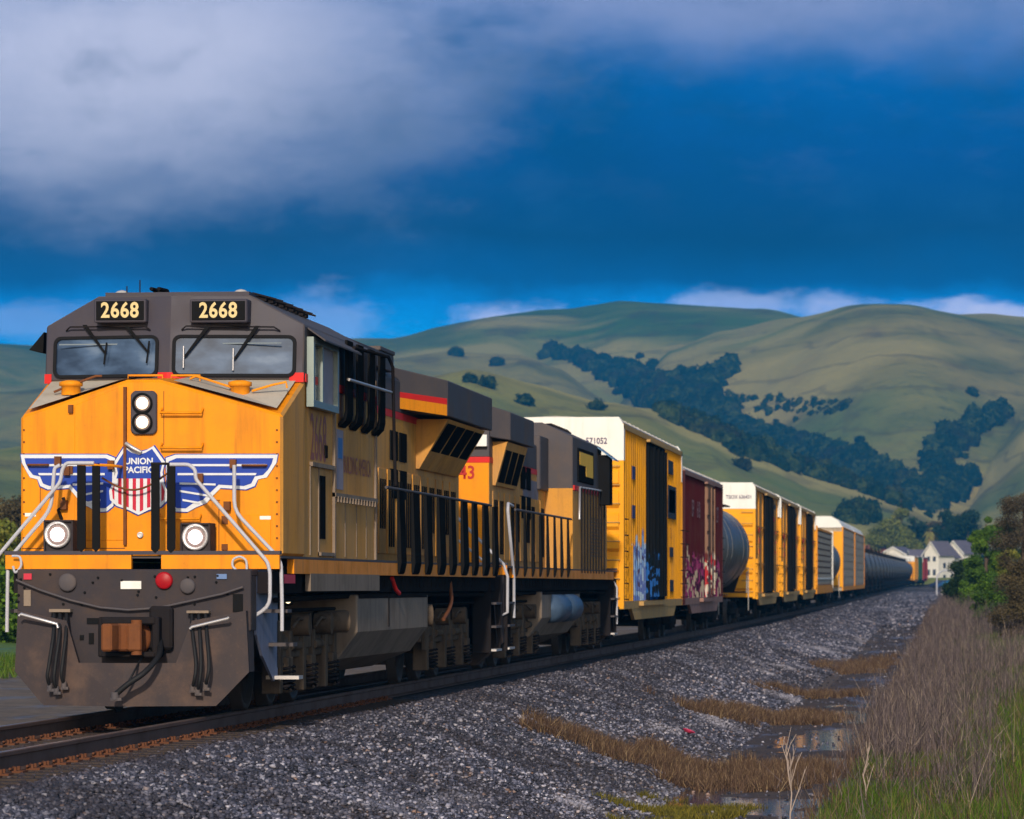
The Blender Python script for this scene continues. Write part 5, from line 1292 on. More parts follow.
def hill_h(px, Z):
    X = (px - 512) / F * Z; hs = []; qs = []
    for k, (cr, D, wf, wb) in enumerate(RIDGES):
        Dk = D + 130 * noise.noise(Vector((px * .006, k * 7.3, 0)))
        H_ = 1.44 + (HOR - interp(cr, px)) / F * Dk - (rz(1000) - 1.6)
        t = (Dk - Z) / wf if Z < Dk else (Z - Dk) / wb
        if t >= 1: hs.append(0); qs.append(0); continue
        q = (1 - t * t * (3 - 2 * t)); q = q ** .9 if Z < Dk else q
        hs.append(max(H_, 0) * q); qs.append(q)
    h = max(hs); top = qs[hs.index(h)]; s = sorted(hs)[-2]; 
    if h > 0: # soften the crease a little
        k_ = 9.0; dd = h - s
        if dd < k_: h += (k_ - dd) ** 2 / (4 * k_) * .7
    # spurs and gullies that run down the slope
    u = X * .0042; g = noise.noise(Vector((u, Z * .0011, 2))) ; g2 = noise.noise(Vector((X * .011, Z * .003, 6)));  g3 = noise.noise(Vector((X * .03, Z * .008, 1))); g4 = noise.noise(Vector((X * .009 + 1.5 * g2, Z * .0018, 11)))
    amp = min(h / 60, 1)
    a2 = amp * (1 - .9 * top ** 5)
    return h + a2 * (-15 * (1 - abs(g) * 3.2) * .8 + 13 * g2 + 6 * (1 - abs(g4) * 3) * .6 + 3.5 * g3)
def hills():
    cols_ = steps([(-700, -40, 10), (-40, 60, 4), (60, 380, 8), (380, 1060, 2.6), (1060, 1900, 12)]); Zs = steps([(650, 1700, 14), (1700, 3500, 18), (3500, 3960, 60)])
    vs = []
    for Z in Zs:
        for px in cols_:
            h = hill_h(px, Z); p = polar(px, Z, rz(1000) - 1.6 + h - (6 if h <= 0.0 else 0)); vs.append(tuple(p))
    nx = len(cols_); fs = [(j * nx + i, j * nx + i + 1, (j + 1) * nx + i + 1, (j + 1) * nx + i) for j in range(len(Zs) - 1) for i in range(nx - 1)]
    me = bpy.data.meshes.new('hills'); me.from_pydata(vs, [], fs); me.polygons.foreach_set('use_smooth', [True] * len(fs))
    m, N, b = new_mat('hill_grass'); P = worldco(N)
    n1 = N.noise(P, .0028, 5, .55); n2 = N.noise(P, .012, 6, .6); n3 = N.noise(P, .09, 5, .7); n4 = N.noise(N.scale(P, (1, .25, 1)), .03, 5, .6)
    x, y, z = N.sep(P)
    c = N.mix(N.ss(n1, .36, .64), lin(88, 120, 46) + (1,), lin(160, 148, 78) + (1,))  # greener and drier grass, its tones also standing in for cloud shadow
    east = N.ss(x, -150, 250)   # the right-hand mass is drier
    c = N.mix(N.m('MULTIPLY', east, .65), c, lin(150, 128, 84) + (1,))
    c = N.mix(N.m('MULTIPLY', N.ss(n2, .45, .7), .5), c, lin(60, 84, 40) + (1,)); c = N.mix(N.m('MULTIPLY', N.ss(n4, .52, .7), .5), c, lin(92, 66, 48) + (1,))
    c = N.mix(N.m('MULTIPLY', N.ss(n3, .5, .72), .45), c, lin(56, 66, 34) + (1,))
    gold = N.ss(N.noise(N.scale(P, (1, 1, 1), (55, 10, 0)), .0045, 3, .5), .50, .62); c = N.mix(N.m('MULTIPLY', gold, .6), c, lin(206, 184, 108) + (1,))  # pale golden grass that also imitates sun patches on the slopes
    zz = N.m('ADD', z, N.m('MULTIPLY', n2, 34.0)); tr = N.m('ABSOLUTE', N.m('SUBTRACT', N.m('FRACT', N.m('MULTIPLY', zz, .045)), .5)); c = N.mix(N.m('MULTIPLY', N.m('SUBTRACT', 1, N.ss(tr, .02, .07)), .35), c, lin(84, 72, 50) + (1,))
    scr = N.noise(P, .22, 3, .8); c = N.mix(N.m('MULTIPLY', N.ss(scr, .60, .70), .5), c, lin(40, 52, 30) + (1,))
    N.put(b.inputs['Base Color'], c); b.inputs['Roughness'].default_value = .95; b.inputs['Specular IOR Level'].default_value = .1
    bn = N.node('ShaderNodeBump', i_Strength=.7, i_Distance=5.0, i_Height=N.m('ADD', n2, N.m('MULTIPLY', n3, .3))); N.l.new(bn.outputs[0], b.inputs['Normal'])
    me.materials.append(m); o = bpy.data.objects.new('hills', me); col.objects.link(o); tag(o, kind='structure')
hills()
def hill_hit(px, py):
    """first point of the hill surface on this line of sight"""
    e = (HOR - py) / F; Z = 680.0
    while Z < 3600:
        if rz(1000) - 1.6 + hill_h(px, Z) >= 1.44 + e * Z: return polar(px, Z, rz(1000) - 1.6 + hill_h(px, Z)), Z
        Z += 8
    return None, None

# haze
m = MB(); zlo = -3.5
m.box(-3700, 3700, -90, 4150, zlo, 330)
hz, N, b = new_mat('haze_air'); N.n.clear(); pv = N.node('ShaderNodeVolumePrincipled'); oo = N.node('ShaderNodeOutputMaterial'); N.l.new(pv.outputs[0], oo.inputs['Volume'])
pv.inputs['Color'].default_value = (.012, .27, .64, 1); pv.inputs['Density'].default_value = 2.7e-4; pv.inputs['Anisotropy'].default_value = 0.0
h = m.build('haze', hz); tag(h, 'thin blue haze over the hills and valley', 'haze', kind='stuff')
# ------------------------------------------------------------------ vegetation
def mesh_np(name, V, Fc, k, mat, tone=None):
    """V (n,3); Fc (m,k) faces"""
    me = bpy.data.meshes.new(name); me.vertices.add(len(V)); me.vertices.foreach_set('co', np.asarray(V, np.float32).ravel())
    Fc = np.asarray(Fc, np.int32); nf = len(Fc); me.loops.add(nf * k); me.loops.foreach_set('vertex_index', Fc.ravel())
    me.polygons.add(nf); me.polygons.foreach_set('loop_start', (np.arange(nf) * k).astype(np.int32)); me.update(calc_edges=True)
    if tone is not None: a = me.attributes.new('tone', 'FLOAT', 'POINT'); a.data.foreach_set('value', np.asarray(tone, np.float32))
    me.materials.append(mat); o = bpy.data.objects.new(name, me); col.objects.link(o); return o
def leaf_mat(name, stops, rough=.7, trans=.15):
    m, N, b = new_mat(name); a = N.node('ShaderNodeAttribute', attribute_name='tone').outputs['Fac']
    N.put(b.inputs['Base Color'], N.ramp(a, stops)); b.inputs['Roughness'].default_value = rough; b.inputs['Specular IOR Level'].default_value = .2
    return m
def zs(fz, X, Y): return np.array([fz(float(a), float(b)) for a, b in zip(X, Y)])
def blades(name, X, Y, Z, H, wid, lean, mat, seg=2, curve=.3, droop=0.0):
    """thin bent ribbons, one per stem"""
    n = len(X); az = rng.random(n) * 6.283; wz = rng.random(n) * 6.283; L = lean * (rng.random(n) ** 1.3)
    V = []; ts = np.linspace(0, 1, seg + 1)
    for i, t in enumerate(ts):
        off = L * H * (t + curve * t * t); cx = X + off * np.cos(az); cy = Y + off * np.sin(az); cz = Z + H * (t - droop * t * t)
        w = wid * (1 - .85 * t)
        V.append(np.stack([cx - w * np.cos(wz), cy - w * np.sin(wz), cz], 1)); V.append(np.stack([cx + w * np.cos(wz), cy + w * np.sin(wz), cz], 1))
    V = np.stack(V, 1).reshape(-1, 3); k = 2 * (seg + 1); b = (np.arange(n) * k)[:, None]
    Fc = np.concatenate([b + np.array([[2 * i, 2 * i + 1, 2 * i + 3, 2 * i + 2]]) for i in range(seg)], 0)
    return mesh_np(name, V, Fc, 4, mat, np.repeat(rng.random(n), k))
M_brush = leaf_mat('dead_stems', [(0, lin(48, 42, 44)), (.4, lin(78, 68, 70)), (.8, lin(112, 98, 98)), (.93, lin(150, 134, 118)), (1, lin(72, 58, 42))])
M_grass = leaf_mat('green_grass', [(0, lin(34, 56, 10)), (.5, lin(60, 88, 16)), (.85, lin(92, 116, 24)), (1, lin(104, 88, 46))])
M_dry = leaf_mat('dry_grass', [(0, lin(58, 44, 38)), (.5, lin(84, 64, 52)), (.85, lin(112, 90, 70)), (1, lin(150, 128, 96))])
M_moss = leaf_mat('mossy_weed', [(0, lin(60, 56, 20)), (.6, lin(92, 88, 28)), (1, lin(130, 116, 40))])
# dead brush, thick along the edge of the ditch and thinning up the bank
def brush():
    n = 60000; y = -6 + 250 * rng.random(n) ** 1.5; lx = 7.2 + 7.5 * rng.random(n) ** 1.1 + .004 * np.maximum(y, 0)
    keep = []
    for a, b in zip(lx, y):
        c = noise.noise(Vector((a * .32, b * .10, 5))) + .5 * noise.noise(Vector((a * .9, b * .3, 1)))
        e_ = 7.75 + .9 * noise.noise(Vector((b * .12, 4, 2))) + .5 * noise.noise(Vector((b * .5, 1, 2))); d = .24 + 2.0 * c - (.62 if b < 9 else 0) - (.42 if a > 9.3 + .02 * b and b < 75 else 0) - (1 if a < e_ else 0)
        keep.append(rng.random() < max(d, .02))
    keep = np.array(keep); lx, y = lx[keep], y[keep]; n = len(y)
    # gathered in tufts
    H = (.35 + .75 * rng.random(n)) * (1 + .15 * (y > 60)); z = zs(ground_z, lx, y)
    o = blades('dead_brush', lx, y, z, H, .003 + .004 * rng.random(n) + .00005 * np.maximum(y, 0), .45, M_brush, 3, .3)
    tag(o, 'mauve-brown dead brush of thin upright stems along the ditch', 'brush', kind='stuff')
    # side twigs at the tips
    m = 4; idx = np.repeat(np.arange(n), m); t = .45 + .5 * rng.random(len(idx))
    X = lx[idx] + .07 * rng.standard_normal(len(idx)); Y = y[idx] + .07 * rng.standard_normal(len(idx)); Z = z[idx] + H[idx] * t
    o = blades('brush_twigs', X, Y, Z, .12 + .14 * rng.random(len(idx)), .004, .9, M_brush, 1)
    tag(o, 'fine side twigs and seed heads of the dead brush', 'brush', kind='stuff')
brush()
def grass():
    n = 300000; y = -8 + 200 * rng.random(n) ** 2.2; lx = 7.4 + 7.0 * rng.random(n) + .01 * np.maximum(y, 0)
    ok = np.array([(noise.noise(Vector((a * .45, b * .22, 8))) > (.02 if b > 10 else -.5) - .35 * (a > 9.1)) for a, b in zip(lx, y)]); lx, y = lx[ok], y[ok]
    o = blades('green_grass', lx, y, zs(ground_z, lx, y), .10 + .20 * rng.random(len(y)), .006 + .00005 * np.maximum(y, 0), .6, M_grass, 2); tag(o, 'short bright green grass on the bank', 'grass', kind='stuff')
    n = 60000; y = -8 + 240 * rng.random(n) ** 1.8; lx = 7.2 + 8 * rng.random(n)
    o = blades('straw', lx, y, zs(ground_z, lx, y), .12 + .3 * rng.random(n), .006, .9, M_dry, 2); tag(o, 'flattened brown straw among the grass of the bank', 'straw', kind='stuff')
    n = 60000; X = -16 + 11.5 * rng.random(n); Y = 20 + 70 * rng.random(n); ok = (X < -11.5); X, Y = X[ok], Y[ok]
    o = blades('field_grass', X, Y, zs(ground_z, X, Y), .1 + .12 * rng.random(len(X)), .01, .6, M_grass, 1); tag(o, 'strip of green grass left of the train', 'grass', kind='stuff')
grass()
def tongue(poly, n, label, h=.15, mat=None, name='dry_grass'):
    xs_ = [p[0] for p in poly]; ys_ = [p[1] for p in poly]; X = []; Y = []
    def inside(x, y):
        c = False
        for i in range(len(poly)):
            (x0, y0), (x1, y1) = poly[i], poly[i - 1]
            if (y0 > y) != (y1 > y) and x < (x1 - x0) * (y - y0) / (y1 - y0) + x0: c = not c
        return c
    while len(X) < n:
        x, y = rng.uniform(min(xs_) - .3, max(xs_) + .3), rng.uniform(min(ys_) - 1, max(ys_) + 1)
        w = Vector((x, y, 0)) * .9; jx = x + .7 * noise.noise(w * 1.3); jy = y + 3.2 * noise.noise(w * .7 + Vector((9, 2, 0)))
        if inside(jx, jy) and rng.random() < .25 + 2.2 * (noise.noise(Vector((x * 1.6, y * .7, 7))) + .28): X.append(x); Y.append(y)
    X, Y = np.array(X), np.array(Y)
    zf = lambda a, b: max(bed_z(a, b) if a < 6.6 else -9, ground_z(a, b))
    o = blades(name, X, Y, zs(zf, X, Y) - .01, h * (.5 + rng.random(n)), .007, 1.0, mat or M_dry, 2); tag(o, label, 'grass', kind='stuff')
tongue([(2.7, 13.8), (3.6, 12.3), (4.9, 11.0), (6.6, 9.6), (7.2, 12.5), (7.0, 17), (5.6, 18.0), (4.2, 16)], 22000, 'largest tongue of brown dry grass spilling down the ballast slope')
tongue([(3.3, 31), (4.6, 32), (6.0, 33.5), (6.8, 38), (6.0, 41), (4.8, 37.5), (3.9, 34)], 13000, 'second tongue of dry grass further along the slope')
tongue([(3.8, 49), (5.2, 52), (6.6, 53), (6.6, 57), (4.8, 54)], 5000, 'third tongue of dry grass on the slope')
tongue([(4.6, 76), (5.6, 74), (6.8, 80), (6.8, 98), (5.6, 88)], 8000, 'far tongue of dry grass beside the brush')
tongue([(4.9, 3.6), (5.8, 3.0), (6.4, 5.0), (5.6, 6.4), (4.8, 5.6)], 6000, 'yellow-green mossy weeds by the puddle', .07, M_moss, 'mossy_weeds')
# bare saplings in front of the brush
def sapling(x, y, h, seed, label, n=7):
    random.seed(seed); z = ground_z(x, y); Tt = empty('bare_sapling', label, 'sapling', (x, y, z), group='bare saplings at the edge of the ditch')
    m = MB(); q = [Vector((0, 0, 0))]
    for k in range(6): q.append(q[-1] + Vector((random.uniform(-.04, .05), random.uniform(-.03, .03), h / 6)))
    m.tube(q, .014, 6, [1, .85, .7, .55, .42, .3, .15]); mt = plain('pale_bark', (.36, .28, .24), .8); m.build('trunk', mt, Tt)
    m = MB()
    for k in range(n):
        t = .12 + .75 * random.random(); i = min(int(t * 6), 5); p = q[i].lerp(q[i + 1], t * 6 - i); a = random.uniform(0, 6.28); L_ = h * (1 - t) * .55
        w = [p + Vector((math.cos(a) * .35 * s_, math.sin(a) * .35 * s_, s_)) * L_ for s_ in (0, .35, .7, 1)]
        m.tube(w, .007, 5, [1, .75, .5, .2])
        for j in range(2): b0 = w[1 + j]; m.tube([b0, b0 + Vector((random.uniform(-.1, .1), random.uniform(-.1, .1), .16)) * h * .5], .004, 4)
    m.build('branches', mt, Tt)
sapling(7.35, -3.0, 1.35, 3, 'tall pale bare sapling at the foot of the ditch')
sapling(7.9, 6, .9, 4, 'short bare sapling inside the brush', 5)
sapling(5.9, -3.2, .33, 5, 'tiny dry stalk on the gravel left of the tall sapling', 3)
# small litter
def bit(x, y, c, label, s=.10):
    z = bed_z(x, y); m = MB(); random.seed(int(x * 10)); m.lathe((0, 0, 0), (.4, .2, 1), [(0, s * .5), (s * .3, s), (s * .5, s * .7), (s * .55, .01)], 7, False)
    for i, v in enumerate(m.v): m.v[i] = (v[0] * (1 + .3 * random.random()), v[1], v[2])
    o = m.build('litter', plain('litter_pink', c, .5)); o.location = (x, y, z + .03); tag(o, label, 'litter')
bit(4.55, 22.0, (.6, .05, .12), 'small pink scrap lying on the gravel slope')

# ---- trees with leafy crowns
def crown(name, parent, centers, radii, nleaf, size, mat, flat=.8, trunkpts=None):
    C_ = np.array(centers, float); Rr = np.array(radii, float); w = Rr ** 2; w /= w.sum()
    i = rng.choice(len(C_), nleaf, p=w); d = rng.standard_normal((nleaf, 3)); d /= np.linalg.norm(d, axis=1)[:, None]
    r = Rr[i] * (.25 + .85 * rng.random(nleaf) ** .7); P = C_[i] + d * r[:, None] * np.array([1, 1, flat])
    # small leaf cards facing mixed ways, leaning outward
    nrm = d + .8 * rng.standard_normal((nleaf, 3)); nrm /= np.linalg.norm(nrm, axis=1)[:, None]
    t = np.cross(nrm, rng.standard_normal((nleaf, 3))); t /= np.linalg.norm(t, axis=1)[:, None]; bb = np.cross(nrm, t)
    s = size * (.6 + .8 * rng.random(nleaf))[:, None]
    V = np.stack([P - t * s, P + bb * s * .6, P + t * s, P - bb * s * .6], 1).reshape(-1, 3)
    Fc = np.arange(nleaf * 4).reshape(-1, 4); tone = np.repeat(np.clip(.5 + .35 * (rng.random(len(C_)) - .5)[i] + .5 * (rng.random(nleaf) - .5), 0, 1), 4)
    o = mesh_np(name, V, Fc, 4, mat, tone); o.parent = parent; return o
M_bark = paint('bark', (.09, .065, .05), .9, (.05, .04, .03), .5, .4, dscale=4, bump=.4)
def trunk(parent, h, r, centers=()):
    m = MB(); m.tube([(0, 0, -.3), (.05 * r, 0, h * .3), (-.1 * r, .1 * r, h * .7), (0, 0, h)], r, 8, [1.25, .9, .6, .3])
    for c in centers:
        c = Vector(c); b = Vector((0, 0, min(h * .55, c.z * .6))); m.tube([b, b.lerp(c, .5) + Vector((0, 0, .08 * h)), c], r * .35, 5, [1, .6, .2])
    return m.build('trunk', M_bark, parent)
def tree(name, label, cat, x, y, z, h, w, nl, leaf, mat, seed, group=None, base=.25, n=48, cone=0.0, size=None, rs_=(.12, .30)):
    random.seed(seed); Tt = empty(name, label, cat, (x, y, z), group=group); cs = []; rs = []
    for k in range(n):
        t = random.random(); zz = h * (base + (1 - base) * t * .9); wid = w * (1 - cone * t) * math.sqrt(max(1 - (2 * t - .9) ** 2 * (.75 if cone < .5 else .2), .08))
        a = random.uniform(0, 6.28); rr = wid * random.uniform(.1, .62); cs.append((math.cos(a) * rr, math.sin(a) * rr, zz)); rs.append(max(w * (1 - cone * t) * random.uniform(*rs_), .08 * w))
    trunk(Tt, h * .85, max(.05 * h * .45, .05), cs[:6]); crown('crown', Tt, cs, rs, nl, leaf, mat); return Tt
L_green = leaf_mat('leaf_green', [(0, lin(26, 44, 14)), (.4, lin(50, 78, 20)), (.75, lin(88, 118, 28)), (1, lin(128, 146, 44))])
L_dark = leaf_mat('leaf_dark', [(0, lin(16, 30, 18)), (.6, lin(34, 54, 26)), (1, lin(60, 80, 34))])
L_olive = leaf_mat('leaf_olive', [(0, lin(62, 70, 24)), (.5, lin(104, 110, 38)), (1, lin(150, 140, 60))])
L_brown = leaf_mat('leaf_brown', [(0, lin(48, 42, 32)), (.5, lin(78, 68, 44)), (1, lin(108, 94, 60))])
L_mauve = leaf_mat('twig_mauve', [(0, lin(46, 42, 38)), (.5, lin(72, 64, 50)), (1, lin(100, 88, 66))])
def on(px, Z): p = polar(px, Z); p.z = ground_z(p.x, p.y); return p
for name, lab, px, Z, h, w, nl, leaf, mt, sd, cone, bs in [
    ('leafy_tree', 'big bright green leafy tree beside the houses', 986, 215, 5.6, 2.5, 46000, .055, L_green, 1, .5, .02),
    ('leafy_tree', 'second green tree partly behind the big leafy one, darker and broader', 1008, 235, 5.2, 2.6, 36000, .055, L_dark, 8, .2, .02),
    ('bushy_tree', 'dark green rounded bush left of the big green tree', 962, 225, 3.3, 2.0, 24000, .05, L_dark, 2, .2, .02),
    ('bushy_tree', 'low green shrub in front of the big green tree', 990, 170, 2.3, 1.6, 18000, .045, L_green, 3, .2, .02),
    ('bare_tree', 'tall brownish bare tree to the right of the big green tree', 1024, 150, 6.0, 2.2, 42000, .03, L_mauve, 4, .2, .05),
    ('bushy_tree', 'brown-green shrub just below the tall bare tree', 1018, 138, 3.0, 1.6, 24000, .035, L_brown, 5, .1, .02),
    ('bushy_tree', 'olive shrub between the dead brush and the leafy tree', 1010, 185, 3.4, 1.5, 18000, .045, L_olive, 6, .2, .02)]:
    p = on(px, Z); tree(name, lab, 'tree' if 'tree' in name and 'bushy' not in name else 'shrub', p.x, p.y, p.z, h, w, nl, leaf, mt, sd, base=bs, cone=cone)
# left of the train
random.seed(3)
for k, (px, Z, h, w, mt, lab) in enumerate([(6, 120, 2.4, 2.6, L_green, 'green bush left of the locomotive, nearest the grass strip'), (-6, 130, 4.2, 2.8, L_olive, 'olive bush farthest left, behind the locomotive handrails'), (16, 190, 6.0, 3.0, L_brown, 'brown bare-looking tree seen left of the locomotive nose'), (-8, 200, 6.4, 3.2, L_brown, 'brown tree farthest left behind the olive bush'), (8, 150, 3.2, 2.4, L_dark, 'dark green bush behind the left grass strip')]):
    p = on(px, Z); tree('bushy_tree', lab, 'bush', p.x, p.y, p.z, h, w, 9000, .09, mt, 20 + k, base=.02)

# ---- trees on the hills: one mass in the ravines, single oaks apart
M_oakm = None
def oak_mat():
    m, N, b = new_mat('oak_foliage'); P = worldco(N); n = N.noise(P, .35, 4, .7); n2 = N.noise(P, .03, 3, .5)
    tn = N.node('ShaderNodeAttribute', attribute_name='tone').outputs['Fac']; c = N.ramp(N.m('ADD', n, N.m('MULTIPLY', tn, .22)), [(.35, lin(12, 26, 16)), (.6, lin(34, 50, 24)), (.85, lin(84, 94, 44))]); N.put(b.inputs['Base Color'], N.mix(N.m('MULTIPLY', N.ss(n2, .5, .7), .5), c, lin(60, 50, 38) + (1,)))
    b.inputs['Roughness'].default_value = .95; b.inputs['Specular IOR Level'].default_value = .05
    bn = N.node('ShaderNodeBump', i_Strength=1.0, i_Distance=2.0, i_Height=n); N.l.new(bn.outputs[0], b.inputs['Normal']); return m
M_oak = oak_mat()
bm = bmesh.new(); bmesh.ops.create_icosphere(bm, subdivisions=3, radius=1); IV = np.array([v.co[:] for v in bm.verts]); IF = np.array([[v.index for v in f.verts] for f in bm.faces]); bm.free()
bm = bmesh.new(); bmesh.ops.create_icosphere(bm, subdivisions=2, radius=1); IV2 = np.array([v.co[:] for v in bm.verts]); IF2 = np.array([[v.index for v in f.verts] for f in bm.faces]); bm.free()
def blob(c, r, sq=.8, seed=0, IV=IV):
    f = np.array([1 + .32 * noise.noise(Vector(v) * 1.6 + Vector((seed, 0, 0))) + .22 * noise.noise(Vector(v) * 4.2 + Vector((0, seed, 0))) + .10 * noise.noise(Vector(v) * 10 + Vector((0, seed, 3))) for v in IV])
    return IV * f[:, None] * np.array([r, r, r * sq]) + np.array(c)
def fringe(V, seed, n, size):
    g = np.random.default_rng(seed); i = g.integers(0, len(V), n); P = V[i] + g.normal(0, size * .45, (n, 3)); d = g.standard_normal((n, 3)); d /= np.linalg.norm(d, axis=1)[:, None]
    t = np.cross(d, g.standard_normal((n, 3))); t /= np.linalg.norm(t, axis=1)[:, None]; bb = np.cross(d, t); s_ = size * (.5 + g.random((n, 1)))
    return np.stack([P - t * s_, P + bb * s_ * .7, P + t * s_], 1).reshape(-1, 3)
def woods():
    lines = [([(548, 356, 3), (575, 361, 4), (600, 368, 7), (625, 378, 9), (655, 388, 14), (690, 392, 15), (712, 384, 12), (728, 372, 6)]),
             ([(700, 398, 13), (716, 420, 16), (745, 440, 13), (780, 448, 11), (815, 458, 12), (850, 468, 13), (885, 482, 11), (915, 496, 12), (938, 508, 8)]),
             ([(600, 375, 3), (635, 395, 5), (668, 412, 8), (700, 428, 8), (735, 446, 7), (775, 462, 5), (820, 476, 5), (870, 492, 4), (905, 508, 4)]),
             ([(1006, 414, 5), (985, 424, 8), (962, 436, 12), (944, 450, 13), (934, 466, 13), (944, 482, 14), (956, 494, 13), (968, 480, 8)]),
             ([(842, 520, 5), (858, 517, 8), (872, 521, 6)]), ([(725, 402, 9), (790, 410, 12), (852, 408, 9)])]
    Vs = []; Fs = []; off = 0; k = 0; tn = []; Fr = []; ft = []
    for li, L in enumerate(lines):
        for (x0, y0, w0), (x1, y1, w1) in zip(L, L[1:]):
            n = int(math.hypot(x1 - x0, y1 - y0) * (w0 + w1) / 2 / (4.2 if li < 5 else 12)) + 2
            for _ in range(n):
                t = rng.random(); w = (w0 + (w1 - w0) * t) * (.8 if rng.random() < .85 else 1.25); px = x0 + (x1 - x0) * t + w * rng.uniform(-1, 1); py = y0 + (y1 - y0) * t + w * rng.uniform(-1, 1)
                p, Z = hill_hit(px, py)
                if p is None: continue
                r = (1.6 + 4.6 * rng.random() ** 1.6) * (Z / 2300) ** .7 * (.42 if li == 5 else 1)
                V = blob((p.x, p.y, p.z + r * .35), r, .8 + .4 * rng.random(), k, IV2); k += 1; Vs.append(V); Fs.append(IF2 + off); off += len(IV2); tn.append(np.full(len(IV2), rng.random())); Fr.append(fringe(V, k, 70, .32 * r ** .5 + .25)); ft.append(np.repeat(rng.random(70), 3))
    FV = np.concatenate(Fr); o = mesh_np('woodland', np.concatenate(Vs + [FV]), np.concatenate(Fs + [off + np.arange(len(FV)).reshape(-1, 3)]), 3, M_oak, np.concatenate(tn + ft)); o.data.polygons.foreach_set('use_smooth', [True] * len(o.data.polygons))
    tag(o, 'dark wooded ravines running down the hills', 'woodland', kind='stuff')
woods()
for k, (px, py, rp, lab) in enumerate([(456, 357, 8, 'lone oak on the left hill slope, leftmost of the pair'), (497, 367, 7.5, 'lone oak on the hill slope, right of the pair'), (597, 411, 7, 'dark oak on the near ridge above the first boxcar'), (525, 407, 8, 'dark oak above the second locomotive'),
        (618, 394, 5, 'small oak above the near ridge crest'), (972, 396, 6, 'lone oak high on the right hill'), (735, 456, 6, 'oak on the near ridge right of the boxcars'), (487, 388, 8, 'oak low on the slope behind the radiator wing'), (742, 470, 9, 'oak on the crest just above the tall yellow boxcar'), (790, 437, 6, 'round oak at the head of the dark ravine'), (470, 384, 6, 'small oak behind the lead locomotive roof'), (860, 442, 4, 'small oak on the right hill below the drier slope'), (640, 360, 4, 'tiny oak near the top of the ravine')]):
    p, Z = hill_hit(px, py)
    if p is None: continue
    r = rp * Z / F; Tt = empty('oak_tree', lab, 'tree', tuple(p), group='oaks standing alone on the hills')
    V = blob((0, 0, r * .45), r * .92, .72, 50 + k); FV = fringe(V, k, 500, .9); o = mesh_np('crown', np.concatenate([V, FV]), np.concatenate([IF, len(V) + np.arange(len(FV)).reshape(-1, 3)]), 3, M_oak, rng.random(len(V) + len(FV))); o.data.polygons.foreach_set('use_smooth', [True] * len(o.data.polygons)); o.parent = Tt
    m = MB(); m.tube([(0, 0, -1), (0, 0, r * .6)], r * .09, 6); m.build('trunk', M_bark, Tt)
# ------------------------------------------------------------------ houses at the end of the line
M_hw = paint('stucco_white', (.86, .80, .72), .85, (.5, .42, .34), .25, .2); M_hb = paint('stucco_blue_grey', (.22, .24, .34), .85, (.15, .15, .2), .25, .2)
M_roof = paint('roof_grey_violet', (.16, .14, .18), .9, (.09, .08, .09), .4, .2); M_tile = paint('roof_terracotta', (.38, .14, .09), .9, (.2, .09, .06), .4, .2)
M_win = plain('window_dark', (.05, .06, .09), .2); M_trim = plain('trim_white', (.75, .72, .68), .6)
def gable_house(label, px, Z, w, d, he, hr, rz_, wall, roof, wins=(), axis='x', zoff=0.0):
    """gable faces -y of the house's own frame"""
    p = on(px, Z); T = empty('house', label, 'house', (p.x, p.y, p.z + zoff), rz_)
    m = MB(); m.prism([(-w / 2, 0, -2), (w / 2, 0, -2), (w / 2, 0, he), (0, 0, hr), (-w / 2, 0, he)], (0, d, 0)); wl = m.build('wall', wall, T)
    m = MB(); s = (hr - he) / (w / 2)
    for q in (-1, 1):
        m.prism([(0, -.4, hr + .05), (0, -.4, hr + .25), (q * (w / 2 + .5), -.4, he - .5 * s + .25), (q * (w / 2 + .5), -.4, he - .5 * s + .05)], (0, d + .8, 0))
    rf = m.build('roof', roof, T)
    m = MB()
    for q in (-1, 1): m.prism([(0, -.46, hr - .12), (0, -.46, hr + .22), (q * (w / 2 + .5), -.46, he - .5 * s + .22), (q * (w / 2 + .5), -.46, he - .5 * s - .12)], (0, .05, 0))
    m.build('verge_board', M_trim, rf)
    for (x, z, ww, hh) in wins:
        m = MB(); m.box(x - ww / 2 - .08, x + ww / 2 + .08, -.06, .02, z - .08, z + hh + .08); f = m.build('window', M_trim, T); m = MB(); m.box(x - ww / 2, x + ww / 2, -.08, -.05, z, z + hh); m.box(x - .03, x + .03, -.1, -.07, z, z + hh); m.build('pane', M_win, f)
    for q in (-1, 1):
        for k in range(2):
            for z in (.9, 3.4):
                if z + 1.3 < he:
                    m = MB(); m.box(q * w / 2, q * (w / 2 + .06), d * (.25 + .45 * k), d * (.25 + .45 * k) + 1.3, z, z + 1.3); f = m.build('window', M_trim, T); m = MB(); m.box(q * (w / 2 + .05), q * (w / 2 + .08), d * (.25 + .45 * k) + .1, d * (.25 + .45 * k) + 1.2, z + .1, z + 1.2); m.build('pane', M_win, f)
    if 'chimney' in label: m = MB(); m.box(w * .2, w * .2 + .7, d * .5, d * .5 + .7, he, hr + .6); m.build('chimney', M_tile, rf)
    return T
R_ = -R(20)
gable_house('white gabled house with a grey roof behind the far boxcars, leftmost', 893, 850, 6.5, 12, 6.6, 8.4, R(-12), M_hw, M_roof, [(-1.6, 4.4, .9, 1.2), (0, 4.6, .9, 1.2), (1.6, 4.4, .9, 1.2)])
gable_house('low house with a terracotta roof seen over the black tank cars', 872, 880, 10, 10, 5.4, 7.6, R(70), M_hw, M_tile)
gable_house('small house with orange tiled roof and chimney, behind the white gable', 903, 930, 8, 9, 7.2, 9.2, R(80), M_hw, M_tile)
